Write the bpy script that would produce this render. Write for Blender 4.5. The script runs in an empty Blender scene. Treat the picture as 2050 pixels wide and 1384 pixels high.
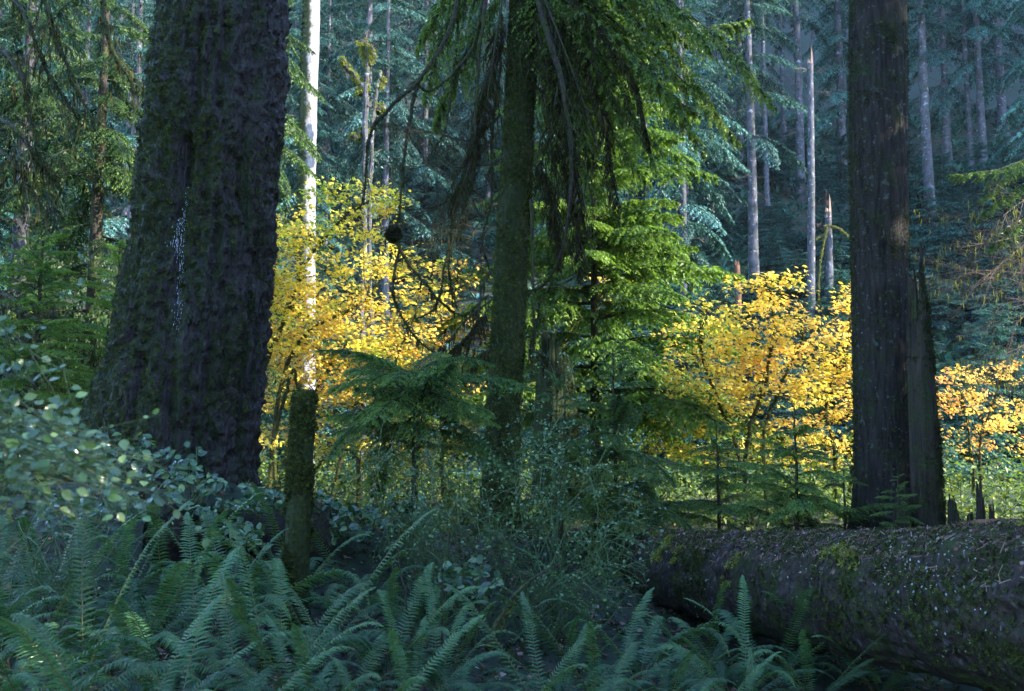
import bpy, math
import numpy as np
from mathutils import Matrix

S = bpy.context.scene
# ------------------------------------------------------------------ camera, sky, sun, exposure
CAM_Z = 2.2
TILT = math.radians(5.96)
F_PX, CX, CY = 1993.0, 1025.0, 692.0
cam_data = bpy.data.cameras.new('camera')
cam = bpy.data.objects.new('camera', cam_data)
S.collection.objects.link(cam)
cam.location = (0, 0, CAM_Z)
cam.rotation_euler = (math.pi / 2 + TILT, 0, 0)
cam_data.sensor_width = 36.0
cam_data.lens = 35.0
cam_data.clip_start = 0.05
cam_data.clip_end = 1000.0
cam_data.dof.use_dof = True
cam_data.dof.focus_distance = 12.5
cam_data.dof.aperture_fstop = 4.0
S.camera = cam

SUN_EL, SUN_AZ = math.radians(31), math.radians(108)      # azimuth clockwise from +Y
world = bpy.data.worlds.new('World')
S.world = world
world.use_nodes = True
wn = world.node_tree.nodes
wn.clear()
sky = wn.new('ShaderNodeTexSky')
sky.sky_type = 'NISHITA'
sky.sun_disc = False
sky.sun_elevation = SUN_EL
sky.sun_rotation = SUN_AZ
sky.ozone_density = 5.0
sky.dust_density = 0.3
wbg = wn.new('ShaderNodeBackground')
wbg.inputs['Strength'].default_value = 0.15
wout = wn.new('ShaderNodeOutputWorld')
world.node_tree.links.new(sky.outputs[0], wbg.inputs[0])
world.node_tree.links.new(wbg.outputs[0], wout.inputs[0])

sun_data = bpy.data.lights.new('sun', 'SUN')
sun_data.energy = 2.1
sun_data.angle = math.radians(0.6)
sun_data.color = (1.0, 0.92, 0.78)
sun = bpy.data.objects.new('sun', sun_data)
S.collection.objects.link(sun)
SUN_DIR = (math.cos(SUN_EL) * math.sin(SUN_AZ), math.cos(SUN_EL) * math.cos(SUN_AZ), math.sin(SUN_EL))
from mathutils import Vector
sun.rotation_euler = Vector(SUN_DIR).to_track_quat('Z', 'Y').to_euler()
sun.location = (60, -20, 60)

S.view_settings.view_transform = 'Standard'
S.view_settings.look = 'None'
S.view_settings.gamma = 1.0
S.view_settings.exposure = 3.2
S.view_settings.use_curve_mapping = False
S.render.engine = 'CYCLES'
S.cycles.max_bounces = 6
S.cycles.diffuse_bounces = 3
S.cycles.glossy_bounces = 2
S.cycles.transmission_bounces = 4
S.cycles.transparent_max_bounces = 4
S.cycles.volume_bounces = 0
S.cycles.use_denoising = True
S.cycles.denoiser = 'OPENIMAGEDENOISE'
S.cycles.denoising_input_passes = 'RGB_ALBEDO_NORMAL'
S.cycles.denoising_prefilter = 'NONE'
S.cycles.sample_clamp_indirect = 4.0
S.cycles.caustics_reflective = False
S.cycles.caustics_refractive = False

COL = S.collection
rng = np.random.default_rng(11)


def U(a, b, n=None):
    return rng.uniform(a, b, n)


# ------------------------------------------------------------------ geometry helpers
ct, st = math.cos(TILT), math.sin(TILT)


def at(px, py, Y):
    """world point seen at a photograph position, at distance Y into the scene"""
    u = (px - CX) / F_PX
    v = (CY - py) / F_PX
    d = np.array([u, ct - v * st, st + v * ct])
    return np.array([0, 0, CAM_Z]) + d * (Y / d[1])


def sm(x):
    x = np.clip(x, 0, 1)
    return x * x * (3 - 2 * x)


def _hash(ix, iy, iz, seed):
    h = (ix * 374761393 + iy * 668265263 + iz * 2147483647 + seed * 974711) & 0xFFFFFFFF
    h = ((h ^ (h >> 13)) * 1274126177) & 0xFFFFFFFF
    h = (h ^ (h >> 16)) & 0xFFFF
    return h / 32767.5 - 1.0


def vnoise(P, seed=0):
    P = np.asarray(P, float)
    i = np.floor(P).astype(np.int64)
    f = P - i
    w = f * f * (3 - 2 * f)
    out = 0
    for dx in (0, 1):
        wx = w[..., 0] if dx else 1 - w[..., 0]
        for dy in (0, 1):
            wy = w[..., 1] if dy else 1 - w[..., 1]
            for dz in (0, 1):
                wz = w[..., 2] if dz else 1 - w[..., 2]
                out = out + wx * wy * wz * _hash(i[..., 0] + dx, i[..., 1] + dy, i[..., 2] + dz, seed)
    return out


def fbm(P, seed=0, o=3):
    P = np.asarray(P, float)
    a, s, t = 1.0, 0.0, 0.0
    for k in range(o):
        s = s + a * vnoise(P * 2 ** k, seed + k)
        t += a
        a *= 0.5
    return s / t


def ground(x, y):
    x = np.asarray(x, float)
    y = np.asarray(y, float)
    z = 0.55 - 0.42 * np.exp(-(((x - 2.6) / 3.2) ** 2 + ((y - 7.5) / 4.0) ** 2))
    z = z + 0.35 * sm((y - 11) / 4)
    z = z + 1.25 * np.exp(-(((x + 4.6) / 2.6) ** 2 + ((y - 11.2) / 2.6) ** 2))
    z = z + 0.45 * np.exp(-(((x + 2.4) / 2.0) ** 2 + ((y - 11.5) / 1.2) ** 2))
    z = z + 0.25 * np.exp(-(((x + 3.0) / 2.5) ** 2 + ((y - 5.0) / 3) ** 2))
    hill = np.maximum(0, y - 35)
    z = z + 0.66 * (np.sqrt(hill ** 2 + 16) - 4)
    ridge = sm((x - 50 - 0.55 * np.maximum(0, y - 85)) / 60)  # unseen spur, added to keep the sun off the hillside
    z = z + 85 * ridge * sm((y - 16) / 16)
    z = z + 0.09 * vnoise(np.stack([x * 0.9, y * 0.9, x * 0], -1), 5) + 0.04 * vnoise(np.stack([x * 2.6, y * 2.6, x * 0], -1), 6)
    z = z + 1.2 * sm((y - 38) / 10) * vnoise(np.stack([x * 0.12, y * 0.12, x * 0], -1), 8)
    return z


def gz(x, y):
    return float(ground(np.array([x]), np.array([y]))[0])


def ground_hit(px, py, y0=20.0, y1=150.0):
    Ys = np.linspace(y0, y1, 1500)
    u = (px - CX) / F_PX
    v = (CY - py) / F_PX
    d = np.array([u, ct - v * st, st + v * ct])
    x = d[0] / d[1] * Ys
    z = CAM_Z + d[2] / d[1] * Ys
    g = ground(x, Ys)
    k = np.where(g >= z)[0]
    k = k[0] if len(k) else len(Ys) - 1
    return np.array([x[k], Ys[k], g[k]])


class MB:
    """collects faces and links them as one mesh object"""

    def __init__(self):
        self.V, self.F, self.T, self.M, self.n = [], [], [], [], 0

    def add(self, V, F, tint=0.5, mat=0):
        V = np.asarray(V, float).reshape(-1, 3)
        F = np.asarray(F, np.int64)
        self.V.append(V)
        self.F.append(F + self.n)
        t = np.broadcast_to(np.asarray(tint, float), (len(V),)) if np.ndim(tint) == 0 else np.asarray(tint, float)
        self.T.append(t)
        self.M.append(np.full(len(F), mat))
        self.n += len(V)
        return self

    def mesh(self, name, mats, smooth=False):
        me = bpy.data.meshes.new(name)
        V = np.concatenate(self.V)
        me.vertices.add(len(V))
        me.vertices.foreach_set('co', V.astype(np.float32).ravel())
        loops = np.concatenate([f.ravel() for f in self.F])
        sizes = np.concatenate([np.full(len(f), f.shape[1]) for f in self.F])
        starts = np.concatenate([[0], np.cumsum(sizes)[:-1]])
        me.loops.add(len(loops))
        me.loops.foreach_set('vertex_index', loops.astype(np.int32))
        me.polygons.add(len(sizes))
        me.polygons.foreach_set('loop_start', starts.astype(np.int32))
        mi = np.concatenate(self.M)
        for m in mats:
            me.materials.append(m)
        me.polygons.foreach_set('material_index', mi.astype(np.int32))
        sm_ = np.isin(mi, smooth) if isinstance(smooth, (tuple, list)) else np.full(len(sizes), bool(smooth))
        me.polygons.foreach_set('use_smooth', sm_)
        a = me.attributes.new('tint', 'FLOAT', 'POINT')
        a.data.foreach_set('value', np.concatenate(self.T).astype(np.float32))
        me.update(calc_edges=True)
        return me

    def build(self, name, mats, parent=None, smooth=False, loc=None, org=None):
        if not isinstance(mats, (list, tuple)):
            mats = [mats]
        if org is None and parent is not None and 'world_built' in parent:
            org = parent['world_built']
        if org is not None:
            self.V = [v - np.array(org) for v in self.V]
        return obj(name, self.mesh(name, mats, smooth), parent, loc)


def obj(name, data, parent=None, loc=None):
    o = bpy.data.objects.new(name, data)
    COL.objects.link(o)
    if parent is not None:
        o.parent = parent
    if loc is not None:
        o.location = loc
    return o


def tag(o, label=None, cat=None, group=None, kind=None):
    if label:
        o['label'] = label
    if cat:
        o['category'] = cat
    if group:
        o['group'] = group
    if kind:
        o['kind'] = kind
    return o


def thing(name, label, cat, loc=(0, 0, 0), group=None, rz=0.0):
    o = obj(name, None, None, tuple(float(c) for c in loc))
    o.rotation_euler = (0, 0, rz)
    o.empty_display_size = 0.1
    return tag(o, label, cat, group)


def norm(a):
    return a / np.maximum(np.linalg.norm(a, axis=-1, keepdims=True), 1e-9)


def tubes(P, R, n=5):
    """P (N,k,3), R (N,k): N tubes at once"""
    P = np.asarray(P, float)
    R = np.asarray(R, float)
    N, k, _ = P.shape
    T = norm(np.gradient(P, axis=1))
    al = np.abs(T).max(axis=1)
    ref = np.eye(3)[np.argmin(al, axis=1)][:, None, :]
    A = norm(np.cross(T, np.broadcast_to(ref, T.shape)))
    B = np.cross(T, A)
    th = np.arange(n) * 2 * np.pi / n
    V = P[:, :, None, :] + R[:, :, None, None] * (np.cos(th)[None, None, :, None] * A[:, :, None, :] + np.sin(th)[None, None, :, None] * B[:, :, None, :])
    idx = np.arange(N * k * n).reshape(N, k, n)
    a = idx[:, :-1, :]
    b = np.roll(a, -1, 2)
    c = idx[:, 1:, :]
    d = np.roll(c, -1, 2)
    F = np.stack([a, b, d, c], -1).reshape(-1, 4)
    return V.reshape(-1, 3), F


def tube(P, R, n=6):
    P = np.asarray(P, float)
    if np.ndim(R) == 0:
        R = np.full(len(P), R)
    return tubes(P[None], np.asarray(R, float)[None], n)


def spline(pts, n=20):
    p = np.asarray(pts, float)
    p = np.vstack([2 * p[0] - p[1], p, 2 * p[-1] - p[-2]])
    m = len(p) - 3
    t = np.linspace(0, m - 1e-6, n)
    i = t.astype(int)
    f = (t - i)[:, None]
    a, b, c, d = p[i], p[i + 1], p[i + 2], p[i + 3]
    return 0.5 * (2 * b + (c - a) * f + (2 * a - 5 * b + 4 * c - d) * f ** 2 + (3 * b - a - 3 * c + d) * f ** 3)


def frames(N):
    N = norm(N)
    r = norm(rng.normal(size=N.shape))
    X = norm(np.cross(r, N))
    Y = np.cross(N, X)
    return np.stack([X, Y, N], -1)


def scatter(mb, tmpl, M, L, tint=None, mat=0):
    V, F = tmpl
    VV = np.einsum('nij,vj->nvi', M, V) + L[:, None, :]
    FF = F[None] + (np.arange(len(L)) * len(V))[:, None, None]
    t = 0.5 if tint is None else np.repeat(tint, len(V))
    mb.add(VV, FF.reshape(-1, F.shape[1]), t, mat)


def rotz(a):
    c, s = np.cos(a), np.sin(a)
    z = np.zeros_like(c)
    o = np.ones_like(c)
    return np.stack([np.stack([c, -s, z], -1), np.stack([s, c, z], -1), np.stack([z, z, o], -1)], -2)


def roty(a):
    c, s = np.cos(a), np.sin(a)
    z = np.zeros_like(c)
    o = np.ones_like(c)
    return np.stack([np.stack([c, z, s], -1), np.stack([z, o, z], -1), np.stack([-s, z, c], -1)], -2)


def grid_surface(C, Ax, Bx, R, nu, disp):
    """skin round an axis: C (nv,3) centres, Ax/Bx (nv,3) cross vectors, R (nv,) radii, disp(pos, theta, s) -> offset"""
    nv = len(C)
    th = np.arange(nu) * 2 * np.pi / nu
    D = np.cos(th)[None, :, None] * Ax[:, None, :] + np.sin(th)[None, :, None] * Bx[:, None, :]
    base = C[:, None, :] + R[:, None, None] * D
    d = disp(base, np.broadcast_to(th, (nv, nu)), np.broadcast_to(np.linspace(0, 1, nv)[:, None], (nv, nu)), D)
    P = base + d[..., None] * D
    e1 = np.roll(P, -1, 1) - np.roll(P, 1, 1)
    e2 = np.gradient(P, axis=0)
    N = norm(np.cross(e1, e2))
    flip = np.sign((N * D).sum(-1, keepdims=True).mean())
    N = N * flip
    idx = np.arange(nv * nu).reshape(nv, nu)
    a, c = idx[:-1], idx[1:]
    b, dd = np.roll(a, -1, 1), np.roll(c, -1, 1)
    F = np.stack([a, b, dd, c], -1).reshape(-1, 4)
    return P, N, F


# ------------------------------------------------------------------ materials
def nodes_of(name):
    m = bpy.data.materials.new(name)
    m.use_nodes = True
    nt = m.node_tree
    nt.nodes.clear()
    out = nt.nodes.new('ShaderNodeOutputMaterial')
    return m, nt, out


def mk(nt, kind, **kw):
    n = nt.nodes.new(kind)
    for k, v in kw.items():
        if hasattr(n, k) and k not in n.inputs:
            setattr(n, k, v)
        else:
            n.inputs[k].default_value = v
    return n


def ramp(nt, fac, stops):
    r = nt.nodes.new('ShaderNodeValToRGB')
    e = r.color_ramp.elements
    while len(e) < len(stops):
        e.new(0.5)
    for el, (p, c) in zip(e, stops):
        el.position = p
        el.color = (*c, 1)
    nt.links.new(fac, r.inputs[0])
    return r.outputs[0]


def leaf_mat(name, stops, trans=0.35, rough=0.5, spec=0.4, tcol=None, objvar=0.12):
    m, nt, out = nodes_of(name)
    L = nt.links.new
    at_ = mk(nt, 'ShaderNodeAttribute', attribute_name='tint')
    col = ramp(nt, at_.outputs['Fac'], stops)
    oi = mk(nt, 'ShaderNodeObjectInfo')
    mr = mk(nt, 'ShaderNodeMapRange')
    mr.inputs['To Min'].default_value = 1 - objvar * 2
    mr.inputs['To Max'].default_value = 1 + objvar * 2
    L(oi.outputs['Random'], mr.inputs['Value'])
    hs = mk(nt, 'ShaderNodeHueSaturation')
    L(mr.outputs[0], hs.inputs['Value'])
    L(col, hs.inputs['Color'])
    p = mk(nt, 'ShaderNodeBsdfPrincipled')
    p.inputs['Roughness'].default_value = rough
    p.inputs['Specular IOR Level'].default_value = spec
    L(hs.outputs[0], p.inputs['Base Color'])
    if trans > 0:
        tr = mk(nt, 'ShaderNodeBsdfTranslucent')
        g = mk(nt, 'ShaderNodeMix', data_type='RGBA', blend_type='MULTIPLY')
        g.inputs['Factor'].default_value = 1.0
        L(hs.outputs[0], g.inputs['A'])
        g.inputs['B'].default_value = (*(tcol or (1.3, 1.35, 0.8)), 1)
        L(g.outputs['Result'], tr.inputs['Color'])
        mx = mk(nt, 'ShaderNodeMixShader')
        mx.inputs[0].default_value = trans
        L(p.outputs[0], mx.inputs[1])
        L(tr.outputs[0], mx.inputs[2])
        L(mx.outputs[0], out.inputs[0])
    else:
        L(p.outputs[0], out.inputs[0])
    return m


def bark_mat(name, base, dark, moss=None, moss_amt=0.5, scale=6.0, stretch=0.25, bump=0.6, rough=0.85, side=None, lichen=None, spec=0.25, axis='z', bdist=0.03, lscale=14):
    """streaky bark with moss in patches; side=(vector) grows moss on that flank"""
    m, nt, out = nodes_of(name)
    L = nt.links.new
    g = mk(nt, 'ShaderNodeTexCoord')
    mp = mk(nt, 'ShaderNodeMapping')
    mp.inputs['Scale'].default_value = (1, 1, stretch) if axis == 'z' else (stretch, 1, 1)
    L(g.outputs['Object'], mp.inputs[0])
    n1 = mk(nt, 'ShaderNodeTexNoise')
    n1.inputs['Scale'].default_value = scale
    n1.inputs['Detail'].default_value = 8
    n1.inputs['Roughness'].default_value = 0.65
    L(mp.outputs[0], n1.inputs['Vector'])
    vo = mk(nt, 'ShaderNodeTexVoronoi')
    vo.inputs['Scale'].default_value = scale * 1.8
    L(mp.outputs[0], vo.inputs['Vector'])
    col = ramp(nt, n1.outputs['Fac'], [(0.3, dark), (0.55, base), (0.75, tuple(min(1, c * 1.5) for c in base))])
    n2 = mk(nt, 'ShaderNodeTexNoise')
    n2.inputs['Scale'].default_value = 2.4
    n2.inputs['Detail'].default_value = 7
    n2.inputs['Roughness'].default_value = 0.7
    L(g.outputs['Object'], n2.inputs['Vector'])
    if lichen:
        vl = mk(nt, 'ShaderNodeTexNoise')
        vl.inputs['Scale'].default_value = lscale
        vl.inputs['Detail'].default_value = 4
        L(g.outputs['Object'], vl.inputs['Vector'])
        f = ramp(nt, vl.outputs['Fac'], [(0.6, (0, 0, 0)), (0.68, (1, 1, 1))])
        mx = mk(nt, 'ShaderNodeMix', data_type='RGBA')
        L(f, mx.inputs['Factor'])
        L(col, mx.inputs['A'])
        mx.inputs['B'].default_value = (*lichen, 1)
        col = mx.outputs['Result']
    if moss:
        fac = n2.outputs['Fac']
        if side is not None:
            ge = mk(nt, 'ShaderNodeNewGeometry')
            vm = mk(nt, 'ShaderNodeVectorMath', operation='DOT_PRODUCT')
            L(ge.outputs['Normal'], vm.inputs[0])
            vm.inputs[1].default_value = side
            ma = mk(nt, 'ShaderNodeMath', operation='MULTIPLY_ADD')
            L(vm.outputs['Value'], ma.inputs[0])
            ma.inputs[1].default_value = 0.35
            L(fac, ma.inputs[2])
            fac = ma.outputs[0]
        lo = 0.75 - 0.5 * moss_amt
        f = ramp(nt, fac, [(lo - 0.05, (0, 0, 0)), (lo + 0.08, (1, 1, 1))])
        n3 = mk(nt, 'ShaderNodeTexNoise')
        n3.inputs['Scale'].default_value = 30
        n3.inputs['Detail'].default_value = 5
        L(g.outputs['Object'], n3.inputs['Vector'])
        mc = ramp(nt, n3.outputs['Fac'], [(0.3, tuple(c * 0.35 for c in moss)), (0.7, moss)])
        mx = mk(nt, 'ShaderNodeMix', data_type='RGBA')
        L(f, mx.inputs['Factor'])
        L(col, mx.inputs['A'])
        L(mc, mx.inputs['B'])
        col = mx.outputs['Result']
    p = mk(nt, 'ShaderNodeBsdfPrincipled')
    p.inputs['Roughness'].default_value = rough
    p.inputs['Specular IOR Level'].default_value = spec
    L(col, p.inputs['Base Color'])
    ad = mk(nt, 'ShaderNodeMath', operation='MULTIPLY_ADD')
    L(vo.outputs['Distance'], ad.inputs[0])
    ad.inputs[1].default_value = 0.5
    L(n1.outputs['Fac'], ad.inputs[2])
    bp = mk(nt, 'ShaderNodeBump')
    bp.inputs['Strength'].default_value = bump
    bp.inputs['Distance'].default_value = bdist
    L(ad.outputs[0], bp.inputs['Height'])
    L(bp.outputs[0], p.inputs['Normal'])
    L(p.outputs[0], out.inputs[0])
    return m


M = {}
M['spruce_bark'] = bark_mat('spruce_bark', (0.040, 0.033, 0.035), (0.0015, 0.0012, 0.0015), moss=(0.026, 0.04, 0.016), moss_amt=0.34, scale=17, stretch=0.3, bump=1.0, side=(-0.6, -0.5, 0.2), bdist=0.07, rough=0.65, spec=0.38)
M['mossy_bark'] = bark_mat('mossy_bark', (0.04, 0.03, 0.026), (0.008, 0.006, 0.006), moss=(0.034, 0.05, 0.014), moss_amt=0.78, scale=12, bump=0.8)
M['dark_bark'] = bark_mat('dark_bark', (0.030, 0.024, 0.021), (0.004, 0.0035, 0.0035), moss=(0.03, 0.042, 0.015), moss_amt=0.36, scale=16, stretch=0.16, bump=1.0, lichen=(0.07, 0.085, 0.075))
M['pale_bark'] = bark_mat('pale_bark', (0.30, 0.285, 0.29), (0.10, 0.095, 0.10), moss=(0.05, 0.06, 0.018), moss_amt=0.5, scale=8, stretch=0.5, bump=0.4, side=(-1.0, -0.15, 0))
M['grey_bark'] = bark_mat('grey_bark', (0.085, 0.083, 0.10), (0.018, 0.017, 0.022), moss=(0.04, 0.055, 0.03), moss_amt=0.4, scale=4, stretch=0.45, bump=0.8, lichen=(0.24, 0.26, 0.30), lscale=5)
M['red_snag'] = bark_mat('red_snag', (0.16, 0.075, 0.045), (0.05, 0.025, 0.018), moss=(0.05, 0.07, 0.025), moss_amt=0.25, scale=7, stretch=0.15, bump=0.6)
M['snag_wood'] = bark_mat('snag_wood', (0.045, 0.034, 0.027), (0.008, 0.006, 0.006), moss=(0.042, 0.058, 0.018), moss_amt=0.42, scale=18, stretch=0.08, bump=0.9)
M['log_bark'] = bark_mat('log_bark', (0.045, 0.034, 0.030), (0.004, 0.003, 0.003), moss=(0.045, 0.062, 0.016), moss_amt=0.45, scale=13, stretch=0.8, bump=1.0, lichen=(0.11, 0.10, 0.11))
M['rotten_wood'] = bark_mat('rotten_wood', (0.018, 0.013, 0.011), (0.004, 0.003, 0.003), moss=(0.03, 0.045, 0.015), moss_amt=0.25, scale=9, stretch=0.5, bump=1.0)
M['limb_bark'] = bark_mat('limb_bark', (0.05, 0.04, 0.034), (0.014, 0.012, 0.012), moss=(0.06, 0.072, 0.022), moss_amt=0.55, scale=20, stretch=1, bump=0.5)
M['maple_stem'] = bark_mat('maple_stem', (0.04, 0.033, 0.022), (0.01, 0.008, 0.006), moss=(0.06, 0.062, 0.015), moss_amt=0.72, scale=20, stretch=1, bump=0.6)
M['dead_twig'] = bark_mat('dead_twig', (0.15, 0.11, 0.095), (0.04, 0.03, 0.028), scale=20, stretch=1, bump=0.2)
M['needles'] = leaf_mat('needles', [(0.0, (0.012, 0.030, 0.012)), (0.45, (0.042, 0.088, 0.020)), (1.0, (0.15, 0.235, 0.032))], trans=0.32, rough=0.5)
M['light_needles'] = leaf_mat('light_needles', [(0.0, (0.03, 0.07, 0.015)), (0.5, (0.085, 0.17, 0.03)), (1.0, (0.22, 0.34, 0.05))], trans=0.42, rough=0.5)
M['young_needles'] = leaf_mat('young_needles', [(0.0, (0.014, 0.036, 0.016)), (0.5, (0.062, 0.135, 0.042)), (1.0, (0.18, 0.28, 0.07))], trans=0.52, rough=0.48)
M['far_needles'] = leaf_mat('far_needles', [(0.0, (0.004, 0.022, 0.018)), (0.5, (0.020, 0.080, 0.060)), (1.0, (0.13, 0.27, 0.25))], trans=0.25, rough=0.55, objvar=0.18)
M['maple_leaf'] = leaf_mat('maple_leaf', [(0.0, (0.30, 0.42, 0.03)), (0.3, (0.66, 0.58, 0.06)), (0.65, (0.80, 0.60, 0.11)), (1.0, (0.74, 0.36, 0.09))], trans=0.5, rough=0.55, tcol=(1.25, 1.1, 0.8), objvar=0.03)
M['fern'] = leaf_mat('fern', [(0.0, (0.010, 0.042, 0.017)), (0.6, (0.046, 0.135, 0.055)), (1.0, (0.13, 0.22, 0.05))], trans=0.28, rough=0.3, spec=0.4, objvar=0.16)
M['fern_stalk'] = leaf_mat('fern_stalk', [(0, (0.10, 0.085, 0.03)), (1, (0.10, 0.085, 0.03))], trans=0, rough=0.6)
M['salal'] = leaf_mat('salal', [(0.0, (0.02, 0.055, 0.025)), (0.6, (0.055, 0.13, 0.05)), (1.0, (0.12, 0.20, 0.06))], trans=0.22, rough=0.22, spec=0.65, objvar=0.2)
M['huckle_leaf'] = leaf_mat('huckle_leaf', [(0.0, (0.06, 0.13, 0.05)), (0.7, (0.14, 0.26, 0.11)), (1.0, (0.22, 0.33, 0.10))], trans=0.3, rough=0.2, spec=0.7, objvar=0.2)
M['green_twig'] = leaf_mat('green_twig', [(0, (0.03, 0.065, 0.022)), (1, (0.075, 0.115, 0.04))], trans=0, rough=0.6)
M['moss'] = leaf_mat('moss', [(0, (0.018, 0.026, 0.009)), (0.6, (0.055, 0.075, 0.02)), (1, (0.14, 0.17, 0.03))], trans=0.25, rough=0.8, spec=0.15)
M['hanging_moss'] = leaf_mat('hanging_moss', [(0, (0.022, 0.02, 0.010)), (0.6, (0.065, 0.062, 0.022)), (1, (0.17, 0.15, 0.045))], trans=0.3, rough=0.85, spec=0.1)
M['bright_moss'] = leaf_mat('bright_moss', [(0, (0.08, 0.10, 0.02)), (1, (0.26, 0.27, 0.05))], trans=0.3, rough=0.85, spec=0.1)
M['lichen'] = leaf_mat('lichen', [(0, (0.10, 0.13, 0.115)), (1, (0.33, 0.38, 0.37))], trans=0.1, rough=0.8, spec=0.2)
M['litter'] = leaf_mat('litter', [(0, (0.06, 0.035, 0.028)), (0.6, (0.21, 0.11, 0.08)), (1, (0.42, 0.30, 0.26))], trans=0.1, rough=0.8, spec=0.2)
M['herb'] = leaf_mat('herb', [(0, (0.03, 0.065, 0.02)), (0.5, (0.10, 0.17, 0.03)), (0.8, (0.24, 0.27, 0.04)), (1, (0.45, 0.27, 0.05))], trans=0.4, rough=0.5)
M['resin'] = leaf_mat('resin', [(0, (0.30, 0.33, 0.5)), (1, (0.6, 0.64, 0.8))], trans=0, rough=0.25, spec=0.7)
M['fresh_wood'] = leaf_mat('fresh_wood', [(0, (0.25, 0.13, 0.08)), (1, (0.5, 0.32, 0.22))], trans=0, rough=0.8)


def soil_mat():
    m, nt, out = nodes_of('forest_soil')
    L = nt.links.new
    g = mk(nt, 'ShaderNodeTexCoord')
    n1 = mk(nt, 'ShaderNodeTexNoise')
    n1.inputs['Scale'].default_value = 5
    n1.inputs['Detail'].default_value = 9
    n2 = mk(nt, 'ShaderNodeTexNoise')
    n2.inputs['Scale'].default_value = 0.6
    n2.inputs['Detail'].default_value = 6
    L(g.outputs['Object'], n1.inputs['Vector'])
    L(g.outputs['Object'], n2.inputs['Vector'])
    a = ramp(nt, n1.outputs['Fac'], [(0.3, (0.008, 0.006, 0.005)), (0.55, (0.028, 0.020, 0.015)), (0.8, (0.06, 0.045, 0.028))])
    b = ramp(nt, n1.outputs['Fac'], [(0.3, (0.006, 0.014, 0.008)), (0.7, (0.022, 0.042, 0.02))])
    f = ramp(nt, n2.outputs['Fac'], [(0.36, (0, 0, 0)), (0.52, (1, 1, 1))])
    mx = mk(nt, 'ShaderNodeMix', data_type='RGBA')
    L(f, mx.inputs['Factor'])
    L(a, mx.inputs['A'])
    L(b, mx.inputs['B'])
    p = mk(nt, 'ShaderNodeBsdfPrincipled')
    p.inputs['Roughness'].default_value = 0.95
    L(mx.outputs['Result'], p.inputs['Base Color'])
    bp = mk(nt, 'ShaderNodeBump')
    bp.inputs['Strength'].default_value = 0.8
    bp.inputs['Distance'].default_value = 0.06
    L(n1.outputs['Fac'], bp.inputs['Height'])
    L(bp.outputs[0], p.inputs['Normal'])
    L(p.outputs[0], out.inputs[0])
    return m


M['soil'] = soil_mat()

# ------------------------------------------------------------------ ground: one sheet, valley floor, hillside and an unseen spur added to shade it
gx = np.unique(np.concatenate([np.linspace(-130, -30, 30), np.linspace(-30, -9, 30), np.linspace(-9, 9, 70), np.linspace(9, 30, 30), np.linspace(30, 135, 40)]).round(3))
gy = np.unique(np.concatenate([np.linspace(-60, 0, 14), np.linspace(0, 22, 85), np.linspace(22, 60, 50), np.linspace(60, 152, 40)]).round(3))
XX, YY = np.meshgrid(gx, gy)
ZZ = ground(XX, YY)
mb = MB()
idx = np.arange(XX.size).reshape(XX.shape)
mb.add(np.stack([XX, YY, ZZ], -1), np.stack([idx[:-1, :-1], idx[:-1, 1:], idx[1:, 1:], idx[1:, :-1]], -1).reshape(-1, 4))
tag(mb.build('ground', M['soil'], smooth=True), 'dark mossy forest soil rising into a steep wooded hillside', None, kind='structure')

# ------------------------------------------------------------------ foliage pieces
LEAF_DIAMOND = (np.array([[0, 0, 0], [0.45, -0.5, 0.06], [1, 0, -0.08], [0.45, 0.5, 0.06]]), np.array([[0, 1, 2, 3]]))
# a broad leaf folded along its midrib, base at origin, tip along +x
_b = np.array([[0, 0, 0], [0.22, 0.30, 0.05], [0.55, 0.36, 0.05], [0.85, 0.18, -0.02], [1.0, 0, -0.10], [0.85, -0.18, -0.02], [0.55, -0.36, 0.05], [0.22, -0.30, 0.05], [0.5, 0, -0.02]])
BROAD = (_b, np.array([[0, 1, 8], [1, 2, 8], [2, 3, 8], [3, 4, 8], [4, 5, 8], [5, 6, 8], [6, 7, 8], [7, 0, 8]]))
# maple leaf: seven pointed lobes about a centre
_a = []
_a = [[.70, 0, -.10], [.26, .14, .02], [.28, .56, -.10], [-.24, .26, -.02], [-.24, -.26, -.02], [.28, -.56, -.10], [.26, -.14, .02], [0.02, 0, .04]]
MAPLE = (np.array(_a), np.array([[k, (k + 1) % 7, 7] for k in range(7)]))
SIMPLE = (np.array([[0, 0, 0], [.45, .33, .05], [1, 0, -.1], [.45, -.33, .05]]), np.array([[0, 1, 2], [0, 2, 3]]))
# moss tuft: small leaflets spreading from one point
_tv, _tf = [], []
for k in range(5):
    a = k * 1.26 + 0.3
    e = 0.5 + 0.5 * ((k * 7) % 3) / 2
    d = np.array([math.cos(a), math.sin(a), e])
    w = np.array([-math.sin(a), math.cos(a), 0]) * 0.28
    _tv += [0 * d - w * .9, d * 0.5 + w * 1.3 + [0, 0, .1], d]
    _tf.append([3 * k, 3 * k + 1, 3 * k + 2])
TUFT = (np.array(_tv), np.array(_tf))


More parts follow.
